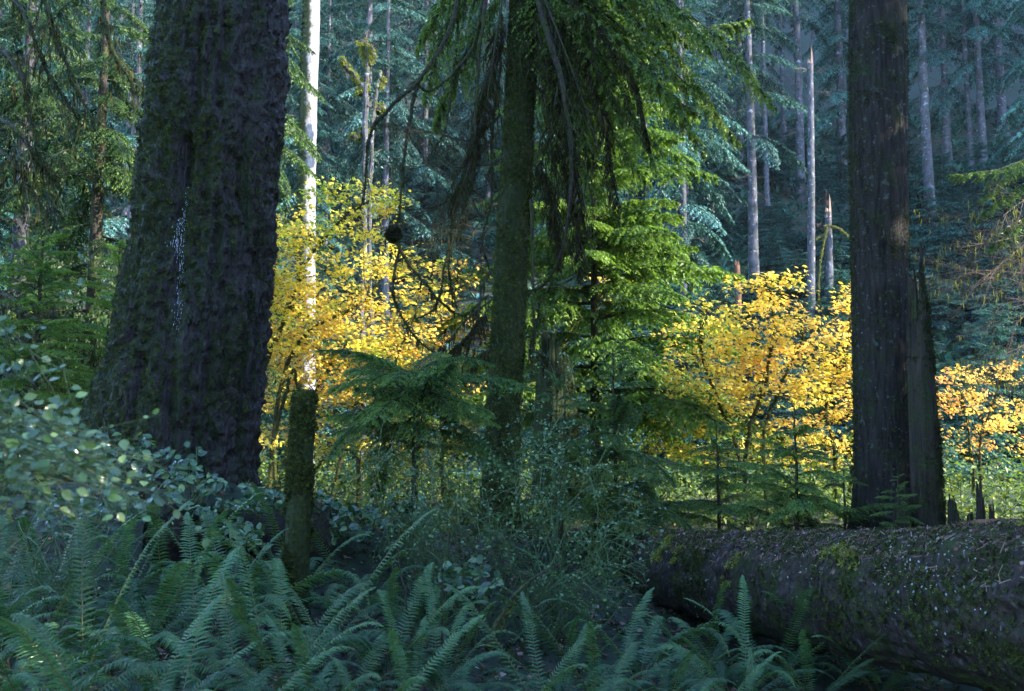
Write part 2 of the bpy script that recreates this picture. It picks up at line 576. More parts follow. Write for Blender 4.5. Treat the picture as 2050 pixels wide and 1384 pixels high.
def spray(mb, P, W, ns, n3, sl, sw, droop=0.35, tint=(0.2, 0.8), mat=0, phi=58, start=0.12, tilt=0.35, hang=0.25):
    """needle sprays on both flanks of a limb P (k,3): flat fans of short leafy twigs, tips drooping"""
    P = np.asarray(P, float)
    k = len(P)
    t = np.linspace(start, 0.995, ns)[None, :] + rng.normal(size=(2, ns)) * 0.4 / ns
    t = np.clip(t, 0, 0.999)
    f = t * (k - 1)
    i = np.minimum(f.astype(int), k - 2)
    fr = (f - i)[..., None]
    O = P[i] * (1 - fr) + P[i + 1] * fr
    T = norm(P[i + 1] - P[i])
    up = np.array([0, 0, 1.0])
    Sd = norm(np.cross(T, up))
    side = np.array([1, -1.0])[:, None, None]
    ph = np.radians(phi + rng.normal(size=(2, ns)) * 10)[..., None]
    zt = rng.normal(size=(2, ns, 1)) * tilt * 0.4
    d0 = norm(T * np.cos(ph) + Sd * side * np.sin(ph) + up * zt)
    ln = W * ((1 - t) ** 0.75 * np.minimum(1, t * 3.2 + 0.3) + 0.10) * U(0.65, 1.15, (2, ns))
    s = np.linspace(0.05, 1.0, n3)[None, None, :] + rng.normal(size=(2, ns, n3)) * 0.25 / n3
    s = np.clip(s, 0, 1.05)
    l3 = ln[:, :, None, None]
    Q = O[:, :, None, :] + d0[:, :, None, :] * l3 * s[..., None] - up * (droop * l3 * s[..., None] ** 2)
    Td = norm(d0[:, :, None, :] - up * 2 * droop * s[..., None])
    S2 = norm(np.cross(Td, up))
    sd2 = np.array([1, -1.0])[None, None, None, :, None]
    a3 = np.radians(52 + rng.normal(size=(2, ns, n3, 2, 1)) * 12)
    d3 = norm(Td[:, :, :, None, :] * np.cos(a3) + S2[:, :, :, None, :] * sd2 * np.sin(a3) - up * (hang + 0.25 * rng.normal(size=(2, ns, n3, 2, 1))))
    L3 = sl * (1.05 - 0.55 * s[..., None, None]) * U(0.6, 1.25, (2, ns, n3, 2, 1)) * np.minimum(1, 0.35 + l3[..., None] / (W * 0.6))
    nrm = norm(up + 0.45 * rng.normal(size=d3.shape))
    wv = norm(np.cross(d3, nrm)) * sw * 0.5
    b = np.broadcast_to(Q[:, :, :, None, :], d3.shape)
    V = np.stack([b - wv * 0.9, b + d3 * L3 * 0.3 + wv * 1.1, b + d3 * L3 - up * 0.1 * L3], -2)
    nq = V.size // 9
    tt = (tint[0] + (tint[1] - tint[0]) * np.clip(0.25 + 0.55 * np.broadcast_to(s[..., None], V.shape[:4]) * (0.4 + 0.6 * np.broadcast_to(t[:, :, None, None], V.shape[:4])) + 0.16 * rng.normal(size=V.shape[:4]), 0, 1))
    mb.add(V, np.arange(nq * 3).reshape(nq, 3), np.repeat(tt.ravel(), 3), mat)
    # the leafy twigs themselves
    st_ = np.stack([O, O + d0 * ln[..., None] * 0.85 - up * (droop * ln[..., None] * .7)], -2).reshape(-1, 2, 3)
    return st_


def limb_curve(L, rise, droop, k=9, wob=0.03):
    s = np.linspace(0, 1, k)
    P = np.stack([L * s, rng.normal(size=k).cumsum() * wob * L * 0.3, rise * L * s - droop * L * s ** 2], -1)
    P[:, 1] -= P[0, 1]
    return P


def branch_template(L, ns, n3, sl, sw, rise, droop, tint, W=None, sdroop=0.35, r=None, hang=0.25, twigs=False):
    mbx = MB()
    P = limb_curve(L, rise, droop)
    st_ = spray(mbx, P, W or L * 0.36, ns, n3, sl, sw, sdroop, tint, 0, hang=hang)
    r = r or L * 0.012
    V, F = tube(P[::2], np.linspace(r, r * 0.25, len(P))[::2], 4)
    mbx.add(V, F, 0.3, 1)
    if twigs:
        V, F = tubes(st_, np.broadcast_to(np.array([0.3, 0.08]) * r, st_.shape[:2]), 3)
        mbx.add(V, F, 0.3, 1)
    return mbx


def place_branches(mb, tmpls, loc, az, pitch, sc, dt):
    """copies of branch templates set round a trunk"""
    which = rng.integers(0, len(tmpls), len(az))
    for k, tm in enumerate(tmpls):
        q = np.where(which == k)[0]
        if not len(q):
            continue
        R = rotz(az[q]) @ roty(-pitch[q]) * sc[q][:, None, None]
        off = 0
        for V, F, T, m in zip(tm.V, tm.F, tm.T, tm.M):
            VV = np.einsum('nij,vj->nvi', R, V) + loc[q][:, None, :]
            FF = (F - off)[None] + (np.arange(len(q)) * len(V))[:, None, None]
            tt = np.clip(T[None, :] + dt[q][:, None], 0, 1)
            mb.add(VV, FF.reshape(-1, F.shape[1]), tt.ravel(), int(m[0]))
            off += len(V)


def conifer_crown(tmpls, H, h0, n, Lf, pitch0, pitch1, lean=None, az=None, dt=0.08, pj=6):
    """crown about a trunk standing at the origin: n branches between heights h0 and H"""
    mb = MB()
    h = h0 + (H - h0) * np.sort(U(0, 1, n)) ** 0.9
    a = np.arange(n) * 2.4 + U(-0.5, 0.5, n) if az is None else az
    u = (h - h0) / (H - h0)
    sc = np.array([Lf(x) for x in u]) * U(0.72, 1.18, n)
    pt = np.radians(pitch0 + (pitch1 - pitch0) * u + rng.normal(size=n) * pj)
    loc = np.stack([0 * h, 0 * h, h], -1)
    if lean is not None:
        loc[:, 0] += lean[0] * h
        loc[:, 1] += lean[1] * h
    place_branches(mb, tmpls, loc, a, pt, sc, rng.normal(size=n) * dt)
    return mb


def trunk_mb(H, r0, r1, n=10, k=14, lean=(0, 0), wob=0.01, flare=0.25, sink=0.4):
    s = np.linspace(0, 1, k) ** 1.2
    z = -sink + (H + sink) * s
    P = np.stack([lean[0] * z + rng.normal(size=k).cumsum() * wob * 0.3, lean[1] * z + rng.normal(size=k).cumsum() * wob * 0.3, z], -1)
    R = r0 + (r1 - r0) * s + flare * r0 * np.exp(-np.maximum(z, 0) / (2.5 * r0 + 0.05))
    m = MB()
    m.add(*tube(P, R, n))
    return m


def moss_strands(mb, P, n, lmin, lmax, w, tint=(0.1, 0.9), mat=0):
    """hanging moss: tapering ribbons dropping from points on the polyline set P (m,3)"""
    P = np.asarray(P)
    f = U(0, len(P) - 1.001, n)
    i = f.astype(int)
    q = P[i] + (P[i + 1] - P[i]) * (f - i)[:, None]
    l = lmin + (lmax - lmin) * U(0, 1, n) ** 2.2
    a = U(0, 6.28, n)
    wx = np.stack([np.cos(a), np.sin(a), 0 * a], -1) * (w * U(0.5, 1.4, n))[:, None]
    sway = rng.normal(size=(n, 3)) * 0.10 * l[:, None]
    sway[:, 2] = 0
    rows = []
    for s, ww in ((0, 0.7), (0.35, 1.0), (0.7, 0.6), (1.0, 0.05)):
        c = q + sway * s * s - np.array([0, 0, 1.0]) * (l * s)[:, None] + rng.normal(size=(n, 3)) * 0.006
        rows += [c - wx * ww, c + wx * ww]
    V = np.stack(rows, 1)
    F = np.array([[0, 1, 3, 2], [2, 3, 5, 4], [4, 5, 7, 6]])
    FF = F[None] + (np.arange(n) * 8)[:, None, None]
    t = U(tint[0], tint[1], n)
    mb.add(V, FF.reshape(-1, 4), np.repeat(t, 8), mat)


def tufts_on(mb, P, N, n, size, tint=(0.1, 0.9), mask=None, mat=0, tmpl=TUFT):
    PP, NN = P.reshape(-1, 3), N.reshape(-1, 3)
    if mask is not None:
        w = np.maximum(mask.ravel(), 0)
        k = rng.choice(len(PP), n, p=w / w.sum())
    else:
        k = rng.integers(0, len(PP), n)
    Q = PP[k] + rng.normal(size=(n, 3)) * 0.008
    s = size * U(0.5, 1.5, n)
    scatter(mb, tmpl, frames(NN[k] + 0.35 * rng.normal(size=(n, 3))) * s[:, None, None], Q, U(tint[0], tint[1], n), mat)


def mossy_tube(mb, P, R, n=8, mat=0, tuft_mat=1, dens=900, size=0.02, tint=(0.2, 0.9)):
    """a limb with tufts of moss standing off it"""
    P = np.asarray(P, float)
    V, F = tube(P, R, n)
    mb.add(V, F, 0.5, mat)
    L = np.linalg.norm(np.diff(P, axis=0), axis=1).sum()
    k = int(L * dens * 0.1)
    if k > 2:
        f = U(0, len(P) - 1.001, k)
        i = f.astype(int)
        T = norm(P[i + 1] - P[i])
        D = norm(np.cross(T, rng.normal(size=(k, 3))))
        Rr = np.interp(f, np.arange(len(P)), R)
        Q = P[i] + (P[i + 1] - P[i]) * (f - i)[:, None] + D * Rr[:, None] * 0.9
        scatter(mb, TUFT, frames(D + 0.4 * rng.normal(size=(k, 3))) * (size * U(0.5, 1.5, k))[:, None, None], Q, U(tint[0], tint[1], k), tuft_mat)


def twig_fan(P0, d, L, r, levels=2, nk=9, spread=0.7, grav=0.12, k=5, out=None):
    """bare branching twigs; returns list of (curve, radii)"""
    out = [] if out is None else out
    d = np.asarray(d, float)
    d = d / np.linalg.norm(d)
    s = np.linspace(0, 1, k)
    P = [np.asarray(P0, float)]
    dd = d.copy()
    for j in range(k - 1):
        dd = dd + rng.normal(size=3) * 0.12 - np.array([0, 0, grav / k])
        dd /= np.linalg.norm(dd)
        P.append(P[-1] + dd * L / (k - 1))
    P = np.array(P)
    out.append((P, r * (1 - 0.75 * s)))
    if levels > 0:
        for j in range(nk):
            t = U(0.2, 1.0)
            f = t * (k - 1)
            i = min(int(f), k - 2)
            q = P[i] + (P[i + 1] - P[i]) * (f - i)
            td = P[i + 1] - P[i]
            td = td / np.linalg.norm(td)
            nd = td + rng.normal(size=3) * spread
            twig_fan(q, nd, L * U(0.3, 0.5) * (1.15 - 0.5 * t), r * 0.45, levels - 1, max(3, int(nk * 0.7)), spread, grav, k, out)
    return out


def add_twigs(mb, tw, mat=0, n=3, tint=0.5):
    V, F = tubes(np.stack([a for a, _ in tw]), np.stack([b for _, b in tw]), n)
    mb.add(V, F, tint, mat)




def placed(name, label, cat, base, group=None):
    """a thing whose parts are modelled in place; its Empty stands at its base"""
    o = thing(name, label, cat, base, group)
    o['world_built'] = [float(c) for c in base]
    return o


# ------------------------------------------------------------------ the great spruce on the mound
def great_spruce():
    def edge(px, py):
        return at(px, py, 11.3)
    rows = [(25, 292, 535), (200, 272, 528), (400, 248, 515), (550, 226, 502), (700, 196, 490), (800, 165, 480), (870, 140, 474), (930, 122, 470), (1010, 100, 468)]
    zs, xc, rr = [], [], []
    for py, a, b in rows:
        A, B = edge(a, py), edge(b, py)
        zs.append(A[2]); xc.append((A[0] + B[0]) / 2); rr.append((B[0] - A[0]) / 2)
    zs, xc, rr = zs[::-1], xc[::-1], rr[::-1]
    zz = np.concatenate([np.linspace(zs[0] - 0.6, 8.0, 310), np.linspace(8.2, 34, 20)])
    dxdz = (xc[-1] - xc[-3]) / (zs[-1] - zs[-3])
    cx = np.interp(zz, zs, xc) + np.where(zz > zs[-1], (zz - zs[-1]) * dxdz * 0.6, 0)
    R = np.interp(zz, zs, rr) * np.where(zz > zs[-1], np.maximum(0.15, 1 - (zz - zs[-1]) * 0.03), 1) + np.where(zz < zs[0], (zs[0] - zz) * 0.4, 0)
    ker = np.ones(25) / 25
    cx[12:-12] = np.convolve(cx, ker, 'valid')
    R[12:-12] = np.convolve(R, ker, 'valid')
    cy = np.full_like(zz, 11.3 + 0.55)
    C = np.stack([cx, cy, zz], -1)
    n = len(zz)
    Ax, Bx = np.tile([1.0, 0, 0], (n, 1)), np.tile([0, 1.0, 0], (n, 1))
    base = np.array([cx[40], cy[0], gz(cx[40], cy[0])])
    scar = at(378, 330, 11.3)

    def disp(P, th, s, D):
        q = P * np.array([8.0, 8.0, 0.9])
        w = 0.35 * vnoise(P * 2.3, 31)
        ridges = 1 - np.abs(vnoise(q + w[..., None], 3)) * 2
        plates = fbm(P * np.array([9, 9, 4.5]), 9, 3)
        lumps = fbm(P * 13.0, 14, 2)
        buttress = 0.10 * np.cos(th * 5 + 0.8) * np.exp(-(P[..., 2] - base[2]) / 0.9)
        right = 0.5 + 0.5 * D[..., 0]
        d = (0.035 + 0.075 * right) * ridges + 0.085 * plates * (1.1 - 0.4 * right) + 0.06 * lumps + buttress
        g = np.exp(-(((P[..., 0] - scar[0]) / 0.10) ** 2 + ((P[..., 2] - scar[2]) / 0.42) ** 2)) * (D[..., 1] < 0)
        seam = np.exp(-((P[..., 0] - scar[0] + 0.03 + 0.03 * np.sin(P[..., 2] * 3)) / 0.10) ** 2) * (D[..., 1] < 0) * sm((scar[2] - P[..., 2] + 0.3) / 0.6)
        return d - 0.30 * g - 0.07 * seam

    P, N, F = grid_surface(C, Ax, Bx, R, 210, disp)
    t = placed('spruce_tree', 'massive dark spruce trunk with furrowed mossy bark and a pale resin streak', 'tree', base)
    MB().add(P, F).build('trunk', M['spruce_bark'], t, smooth=True)
    vis = slice(0, 310)
    moss = np.clip(0.25 + 0.9 * fbm(P[vis] * np.array([2.2, 2.2, 1.4]), 40, 3) - 0.45 * N[vis][..., 0] - 0.3 * N[vis][..., 1], 0, 1) * (N[vis][..., 1] < 0.45)
    m = MB()
    tufts_on(m, P[vis], N[vis], 15000, 0.023, (0.0, 0.75), moss)
    tag(m.build('moss', M['moss'], t), kind='stuff')
    # flakes of loose bark standing off the ridges
    flake = (np.array([[0, -0.5, 0], [0.1, 0.5, 0.0], [1, 0.4, 0.12], [0.9, -0.45, 0.16]]), np.array([[0, 1, 2, 3]]))
    m = MB()
    tufts_on(m, P[vis], N[vis], 7000, 0.032, (0.0, 1.0), (N[vis][..., 1] < 0.3) * (0.35 + 0.5 * (N[vis][..., 0] > -0.2)), tmpl=flake)
    tag(m.build('bark_flakes', M['spruce_bark'], t), kind='stuff')
    # resin running down from the scar
    m = MB()
    zz_ = P[..., 2]
    w = np.zeros(P.shape[:2])
    for (px, py, sx, sz, a) in [(372, 440, 0.03, 0.22, 1.0), (360, 480, 0.05, 0.16, 1.6), (368, 570, 0.035, 0.35, .8), (372, 640, 0.03, 0.2, .5), (360, 610, .02, .25, .4), (375, 400, 0.015, 0.2, 0.5)]:
        c = at(px, py, 11.2)
        w += a * np.exp(-(((P[..., 0] - c[0]) / sx) ** 2 + ((zz_ - c[2]) / sz) ** 2)) * (N[..., 1] < 0.2)
    drop = (np.array([[-.35, 0, -.1], [0, -1.0, 0.05], [.35, 0, -.1], [.12, 2.6, 0.1], [-.12, 1.7, 0.12]]), np.array([[0, 1, 2], [0, 2, 3], [0, 3, 4]]))
    k = rng.choice(P[..., 0].size, 420, p=(w / w.sum()).ravel())
    NN = N.reshape(-1, 3)[k]
    X = norm(np.cross(np.array([0, 0, 1.0]), NN) + 0.3 * rng.normal(size=NN.shape))
    Mx = np.stack([X, np.cross(NN, X), NN], -1) * U(0.004, 0.010, len(k))[:, None, None]
    scatter(m, drop, Mx, P.reshape(-1, 3)[k] + NN * 0.012, U(0, 1, len(k)))
    tag(m.build('resin_streak', M['resin'], t), 'pale bluish resin dripping down the bark', kind='stuff')
    # a high crown, far above the picture
    T = [branch_template(6.0, 16, 7, 0.5, 0.16, 0.1, 0.35, (0.2, 0.7)) for _ in range(2)]
    cr = conifer_crown(T, 31, 15, 46, lambda u: 0.95 - 0.7 * u, 0, 25)
    for i in range(len(cr.V)):
        cr.V[i] = cr.V[i] + np.array([cx[-1], cy[-1], base[2]])
    cr.build('crown', [M['needles'], M['limb_bark']], t)
    return t


great_spruce()


# ------------------------------------------------------------------ two large trunks that rise out of the picture
def column_trunk(t, rows, Y, nu, nv, amp, mat, seed, top=26, vfreq=(14, 1.6), lump=0.012, cs=1.0):
    zs, xc, rr = [], [], []
    for py, a, b in rows[::-1]:
        A, B = at(a, py, Y), at(b, py, Y)
        zs.append(A[2]); xc.append((A[0] + B[0]) / 2); rr.append((B[0] - A[0]) / 2)
    zz = np.concatenate([np.linspace(zs[0] - 0.5, zs[-1] + 0.3, nv), np.linspace(zs[-1] + 0.6, top, 20)])
    dx = (xc[-1] - xc[0]) / (zs[-1] - zs[0])
    dr = (rr[-1] - rr[1]) / (zs[-1] - zs[1])
    cx = np.interp(zz, zs, xc) + np.where(zz > zs[-1], (zz - zs[-1]) * dx, 0)
    R = np.interp(zz, zs, rr) + np.where(zz > zs[-1], (zz - zs[-1]) * min(dr, -0.004), 0) + np.where(zz < zs[0], (zs[0] - zz) * 0.25, 0)
    R = np.maximum(R, 0.05)
    C = np.stack([cx, np.full_like(zz, Y + rr[0]), zz], -1)
    n = len(zz)

    def disp(P, th, s, D):
        rdg = 1 - 2 * np.abs(vnoise(P * np.array([vfreq[0], vfreq[0], vfreq[1]]) + 0.5 * vnoise(P * 3, seed + 4)[..., None], seed))
        return amp * rdg + lump * fbm(P * 10, seed + 7, 3) + 0.08 * rr[0] * np.cos(4 * th + 1) * np.exp(-(P[..., 2] - zs[0]) / 0.5)

    P, N, F = grid_surface(C, np.tile([1.0, 0, 0], (n, 1)), np.tile([0, 1.0, 0], (n, 1)), R, nu, disp)
    MB().add(P, F).build('trunk', M[mat], t, smooth=True)
    return P[:nv], N[:nv], C


base = at(985, 1015, 14.5)
base[2] = gz(base[0], 14.8)
CT = placed('hemlock_tree', 'leaning moss-covered hemlock trunk with long drooping bare branches on the fallen log line', 'tree', (base[0], 14.8, base[2]))
Pc, Nc, Cc = column_trunk(CT, [(25, 1021, 1077), (200, 1012, 1070), (400, 1000, 1062), (600, 988, 1052), (800, 976, 1042), (950, 968, 1036), (1040, 958, 1042)], 14.5, 110, 260, 0.006, 'mossy_bark', 50, top=17)
m = MB()
tufts_on(m, Pc, Nc, 15000, 0.022, (0.1, 0.8), np.clip(0.6 + 0.9 * fbm(Pc * 3, 77, 2), 0.05, 1) * (Nc[..., 1] < 0.5))
tag(m.build('moss', M['moss'], CT), kind='stuff')

base = at(1787, 1045, 12.6)
RT = placed('fir_tree', 'straight dark-barked fir trunk standing behind the log beside a splintered snag', 'tree', (base[0], 13.0, gz(base[0], 13.0)))
Pr, Nr, Cr = column_trunk(RT, [(25, 1723, 1834), (300, 1724, 1836), (600, 1729, 1838), (880, 1735, 1842), (1000, 1733, 1846), (1060, 1728, 1852)], 12.6, 170, 230, 0.012, 'dark_bark', 60, top=30, vfreq=(17, 1.5), lump=0.012)
m = MB()
tufts_on(m, Pr, Nr, 6500, 0.017, (0.0, 0.75), np.clip(0.1 + 0.8 * fbm(Pr * 2.5, 79, 2) + 0.8 * (np.abs(Nr[..., 0]) > 0.93) + 0.25 * sm((4.0 - Pr[..., 2]) / 3), 0, 1) * (Nr[..., 1] < 0.5))
tag(m.build('moss', M['moss'], RT), kind='stuff')
m = MB()
tufts_on(m, Pr, Nr, 160, 0.015, (0.0, 0.6), (Nr[..., 1] < 0.2) * 1.0, tmpl=BROAD)
tag(m.build('lichen', M['lichen'], RT), kind='stuff')
T = [branch_template(4.5, 16, 7, 0.4, 0.13, 0.1, 0.35, (0.2, 0.7)) for _ in range(2)]
cr = conifer_crown(T, 29, 13, 40, lambda u: 0.95 - 0.7 * u, 0, 25)
cr.V = [v + Cr[-1] * np.array([1, 1, 0]) for v in cr.V]
cr.build('crown', [M['needles'], M['limb_bark']], RT)


# ------------------------------------------------------------------ branches of the mossy hemlock
def jit(P, a):
    P = P.copy()
    n = rng.normal(size=P.shape).cumsum(0)
    n -= np.linspace(0, 1, len(P))[:, None] * n[-1]
    return P + n * a


hang_moss = MB()


def bare_branch(pts, r0, r1=None, Y0=14.3, strands=30, lmax=0.25, side=4, label=None):
    P = spline([at(p[0], p[1], p[2] if len(p) > 2 else Y0) for p in pts], 7 * len(pts))
    P = jit(P, 0.006)
    r1 = r1 or r0 * 0.3
    R = np.linspace(r0, r1, len(P))
    b = MB()
    mossy_tube(b, P, R, 6, 0, 1, dens=1300, size=0.016, tint=(0.05, 0.6))
    tw = []
    for j in range(side):
        i = int(U(len(P) * 0.25, len(P) - 2))
        tw += twig_fan(P[i], norm(P[i + 1] - P[i]) * 0.7 + rng.normal(size=3) * 0.5 - np.array([0, 0, 0.5]), U(0.25, 0.6), 0.006, 1, 5, 0.6, 0.5)
    if tw:
        add_twigs(b, tw, 0)
    b.build('branch', [M['limb_bark'], M['moss']], CT)
    if strands:
        moss_strands(hang_moss, P, strands, 0.04, lmax, 0.012, (0.0, 0.6))
    return P


bare = [
    ([(925, -30, 13.6), (890, 80, 13.5), (835, 165, 13.4), (775, 225, 13.3), (745, 260, 13.2), (735, 330, 13.2), (727, 410, 13.2)], 0.030, 34, 0.16),
    ([(835, 165, 13.4), (818, 240, 13.4), (808, 330, 13.4), (802, 400, 13.4), (792, 462, 13.4)], 0.026, 30, 0.14),
    ([(792, 462, 13.4), (810, 520, 13.4), (850, 570, 13.5), (880, 600, 13.6), (925, 630, 14.0), (978, 590, 14.4)], 0.022, 40, 0.2),
    ([(800, 500, 13.4), (790, 570, 13.4), (800, 620, 13.5), (835, 680, 13.6), (880, 715, 13.8), (915, 735, 13.8)], 0.018, 34, 0.2),
    ([(968, -20, 14.2), (955, 70, 14.1), (925, 130, 14.0), (870, 180, 13.8), (835, 170, 13.6)], 0.022, 16, 0.12),
    ([(975, -20, 14.0), (962, 90, 13.9), (955, 200, 13.9), (950, 290, 13.9), (930, 360, 13.8), (910, 430, 13.8), (898, 540, 13.8), (915, 620, 13.9)], 0.026, 60, 0.3),
    ([(1010, 60, 14.5), (985, 150, 14.2), (960, 240, 14.0), (945, 330, 14.0), (920, 420, 13.8), (890, 520, 13.7), (870, 610, 13.7), (830, 640, 13.7)], 0.024, 60, 0.3),
    ([(1000, 230, 14.5), (960, 270, 14.1), (930, 330, 13.9), (900, 390, 13.8), (880, 450, 13.7)], 0.018, 44, 0.4),
    ([(998, 320, 14.5), (978, 350, 14.3), (988, 400, 14.2), (968, 480, 14.2), (978, 540, 14.3)], 0.022, 20, 0.15),
    ([(985, 540, 14.5), (965, 570, 14.2), (955, 640, 14.1), (935, 690, 14.0), (925, 740, 14.0)], 0.02, 30, 0.25),
    ([(1075, -20, 14.4), (1095, 60, 14.0), (1120, 150, 13.8), (1137, 260, 13.7), (1141, 370, 13.7), (1128, 480, 13.8), (1095, 560, 14.1), (1056, 592, 14.5)], 0.045, 46, 0.16),
    ([(1120, 150, 13.8), (1108, 230, 13.8), (1090, 300, 13.9), (1078, 380, 14.1)], 0.014, 20, 0.2),
    ([(1141, 330, 13.7), (1160, 300, 13.6), (1150, 240, 13.6), (1135, 190, 13.7)], 0.010, 10, 0.1),
    ([(1105, 560, 14.0), (1085, 600, 14.1), (1075, 650, 14.2), (1062, 700, 14.3)], 0.016, 30, 0.25),
    ([(1062, 400, 14.5), (1068, 480, 14.3), (1066, 570, 14.3), (1070, 660, 14.3), (1064, 760, 14.4)], 0.03, 40, 0.2),
    ([(905, -20, 14.8), (915, 60, 14.6), (905, 150, 14.4), (895, 250, 14.2), (870, 300, 14.1)], 0.016, 20, 0.2),
    ([(1005, 30, 14.6), (1000, 150, 14.3), (985, 280, 14.2), (992, 380, 14.3)], 0.02, 30, 0.25),
]
for pts, r, n, lm in bare:
    bare_branch(pts, r * 1.15, strands=n, lmax=lm)
# a knot of moss where the long branch forks
m = MB()
c = at(788, 470, 13.4)
D = norm(rng.normal(size=(500, 3)))
scatter(m, TUFT, frames(D) * U(0.02, 0.05, 500)[:, None, None], c + D * np.array([0.09, 0.08, 0.09]) * U(0.3, 1.1, 500)[:, None], U(0.0, 0.35, 500))
tag(m.build('moss_knot', M['hanging_moss'], CT), 'dark ball of moss where a long bare branch forks')

# moss-laden fans hanging on both flanks: dead twigs heavy with moss
def moss_fan(a, b, w, n, lmax, tint, tw=12):
    A, B = at(*a), at(*b)
    P = spline([A, (A + B) / 2 + np.array([0, 0, 0.10]), B], 12)
    m = MB()
    V, F = tube(P, np.linspace(0.018, 0.005, 12), 5)
    m.add(V, F, 0.3, 0)
    L = np.linalg.norm(B - A)
    cur = []
    for j in range(tw):
        i = int(U(1, 10))
        d = norm(B - A) + rng.normal(size=3) * w + np.array([0, 0, -0.45])
        cur += twig_fan(P[i], d, L * U(0.15, 0.35), 0.006, 1, 5, 0.7, 0.6)
    add_twigs(m, cur, 0)
    m.build('branch', [M['limb_bark']], CT)
    for (c, r) in cur[::2]:
        moss_strands(hang_moss, c, max(3, n // tw), 0.03, lmax, 0.008, tint)
    moss_strands(hang_moss, P, n, 0.05, lmax * 1.3, 0.009, tint)


for a, b in [((1070, 40, 14.4), (1185, 470, 13.6)), ((1075, 120, 14.5), (1240, 420, 13.8)), ((1072, 230, 14.4), (1180, 540, 13.7)), ((1070, 60, 14.6), (1120, 400, 14.1)),
             ((1080, -10, 14.5), (1270, 260, 13.7)), ((1070, 330, 14.4), (1150, 520, 13.9)), ((1060, 700, 14.8), (1130, 760, 14.4)), ((1080, 10, 14.6), (1180, 330, 14.2)), ((1078, -30, 14.2), (1210, 330, 13.4)), ((1090, -20, 14.4), (1140, 300, 13.6))]:
    moss_fan(a, b, 0.6, 60, 0.26, (0.0, 0.6))
for a, b in [((1012, 60, 14.4), (930, 300, 13.7)), ((1005, 180, 14.4), (905, 430, 13.5)), ((1000, 40, 14.5), (960, 330, 14.0)), ((1000, 260, 14.4), (860, 470, 13.5)), ((985, 600, 14.4), (870, 720, 13.6)), ((980, 700, 14.4), (930, 760, 14.0)), ((1010, -20, 14.4), (975, 200, 13.8))]:
    moss_fan(a, b, 0.6, 50, 0.22, (0.05, 0.7))
for pts, w in [([(1090, 60, 14.2), (1125, 200, 13.9), (1150, 330, 13.8), (1175, 470, 13.7)], .34), ([(1085, 200, 14.3), (1120, 330, 14.0), (1150, 440, 13.9), (1160, 560, 13.8)], .30), ([(1100, 0, 14.3), (1170, 130, 14.0), (1215, 270, 13.8), (1235, 420, 13.7)], .36),
                ([(1080, 300, 14.4), (1100, 380, 14.2), (1115, 460, 14.1), (1120, 540, 14.0)], .26), ([(1000, 120, 14.3), (965, 230, 14.0), (935, 330, 13.8), (900, 430, 13.6)], .26), ([(1005, 20, 14.4), (985, 110, 14.2), (965, 200, 14.1), (950, 290, 14.0)], .24), ([(1110, -40, 14.2), (1200, 60, 13.8), (1270, 170, 13.6), (1300, 300, 13.5)], .34), ([(985, 610, 14.3), (950, 660, 14.0), (905, 700, 13.8), (880, 760, 13.7)], .2)]:
    P = jit(spline([at(*p) for p in pts], 14), .015)
    spray(hang_moss, P, w, 34, 12, 0.10, 0.026, 1.2, (0.0, 0.55), 0, hang=1.5, tilt=.8)
tag(hang_moss.build('hanging_moss', M['hanging_moss'], CT), kind='stuff')

# dead feathery fans reaching to the hemlock's open flank
m = MB()
tw = []
for (px, py, ex, ey) in [(1000, 300, 770, 300), (1000, 360, 760, 400), (998, 330, 790, 350), (995, 420, 800, 470), (1000, 390, 840, 500), (990, 440, 870, 520)]:
    A, B = at(px, py, 14.5), at(ex, ey, 13.4)
    tw += twig_fan(A, B - A, np.linalg.norm(B - A), 0.014, 2, 13, 0.55, 0.15)
add_twigs(m, tw, 0)
m2 = MB()
for c, r in tw[::3]:
    moss_strands(m2, c, 3, 0.03, 0.16, 0.006, (0.2, 0.8))
m.build('dead_fan', [M['limb_bark']], CT)
tag(m2.build('fan_moss', M['hanging_moss'], CT), kind='stuff')

# its living branches, drooping in from above
cr = MB()
live = [((1060, -120, 14.8), (1300, -10, 14.6), (1470, 110, 14.2), (1550, 215, 13.8), .85), ((1060, -150, 15.0), (1250, -20, 15.2), (1400, 60, 15.0), (1500, 40, 14.8), .9),
        ((1060, -60, 14.9), (1230, 40, 15.0), (1380, 170, 14.9), (1480, 285, 14.6), .85), ((1060, 0, 14.9), (1180, 60, 15.2), (1300, 160, 15.2), (1400, 230, 15.2), .8),
        ((1060, -40, 14.9), (1170, 20, 14.2), (1280, 120, 13.8), (1380, 250, 13.5), .7), ((1060, 20, 15), (1150, 100, 15.4), (1230, 200, 15.5), (1330, 310, 15.4), .8),
        ((1060, 90, 15), (1140, 150, 15.4), (1220, 260, 15.6), (1290, 360, 15.6), .7), ((1060, 160, 15), (1120, 230, 15.2), (1170, 330, 15.4), (1230, 410, 15.4), .6),
        ((1060, -140, 14.6), (1200, -80, 14.0), (1330, 0, 13.5), (1420, 100, 13.2), .8), ((1060, -160, 15.5), (1130, -80, 16.0), (1190, 20, 16.3), (1250, 120, 16.5), .8),
        ((1020, -100, 14.8), (950, -20, 14.8), (890, 60, 14.9), (850, 200, 15.0), .8), ((1020, -40, 14.8), (960, 60, 14.9), (910, 150, 15.0), (870, 260, 15.1), .7),
        ((1020, -130, 14.8), (940, -60, 14.6), (880, 0, 14.5), (835, 100, 14.5), .7)]
more = []
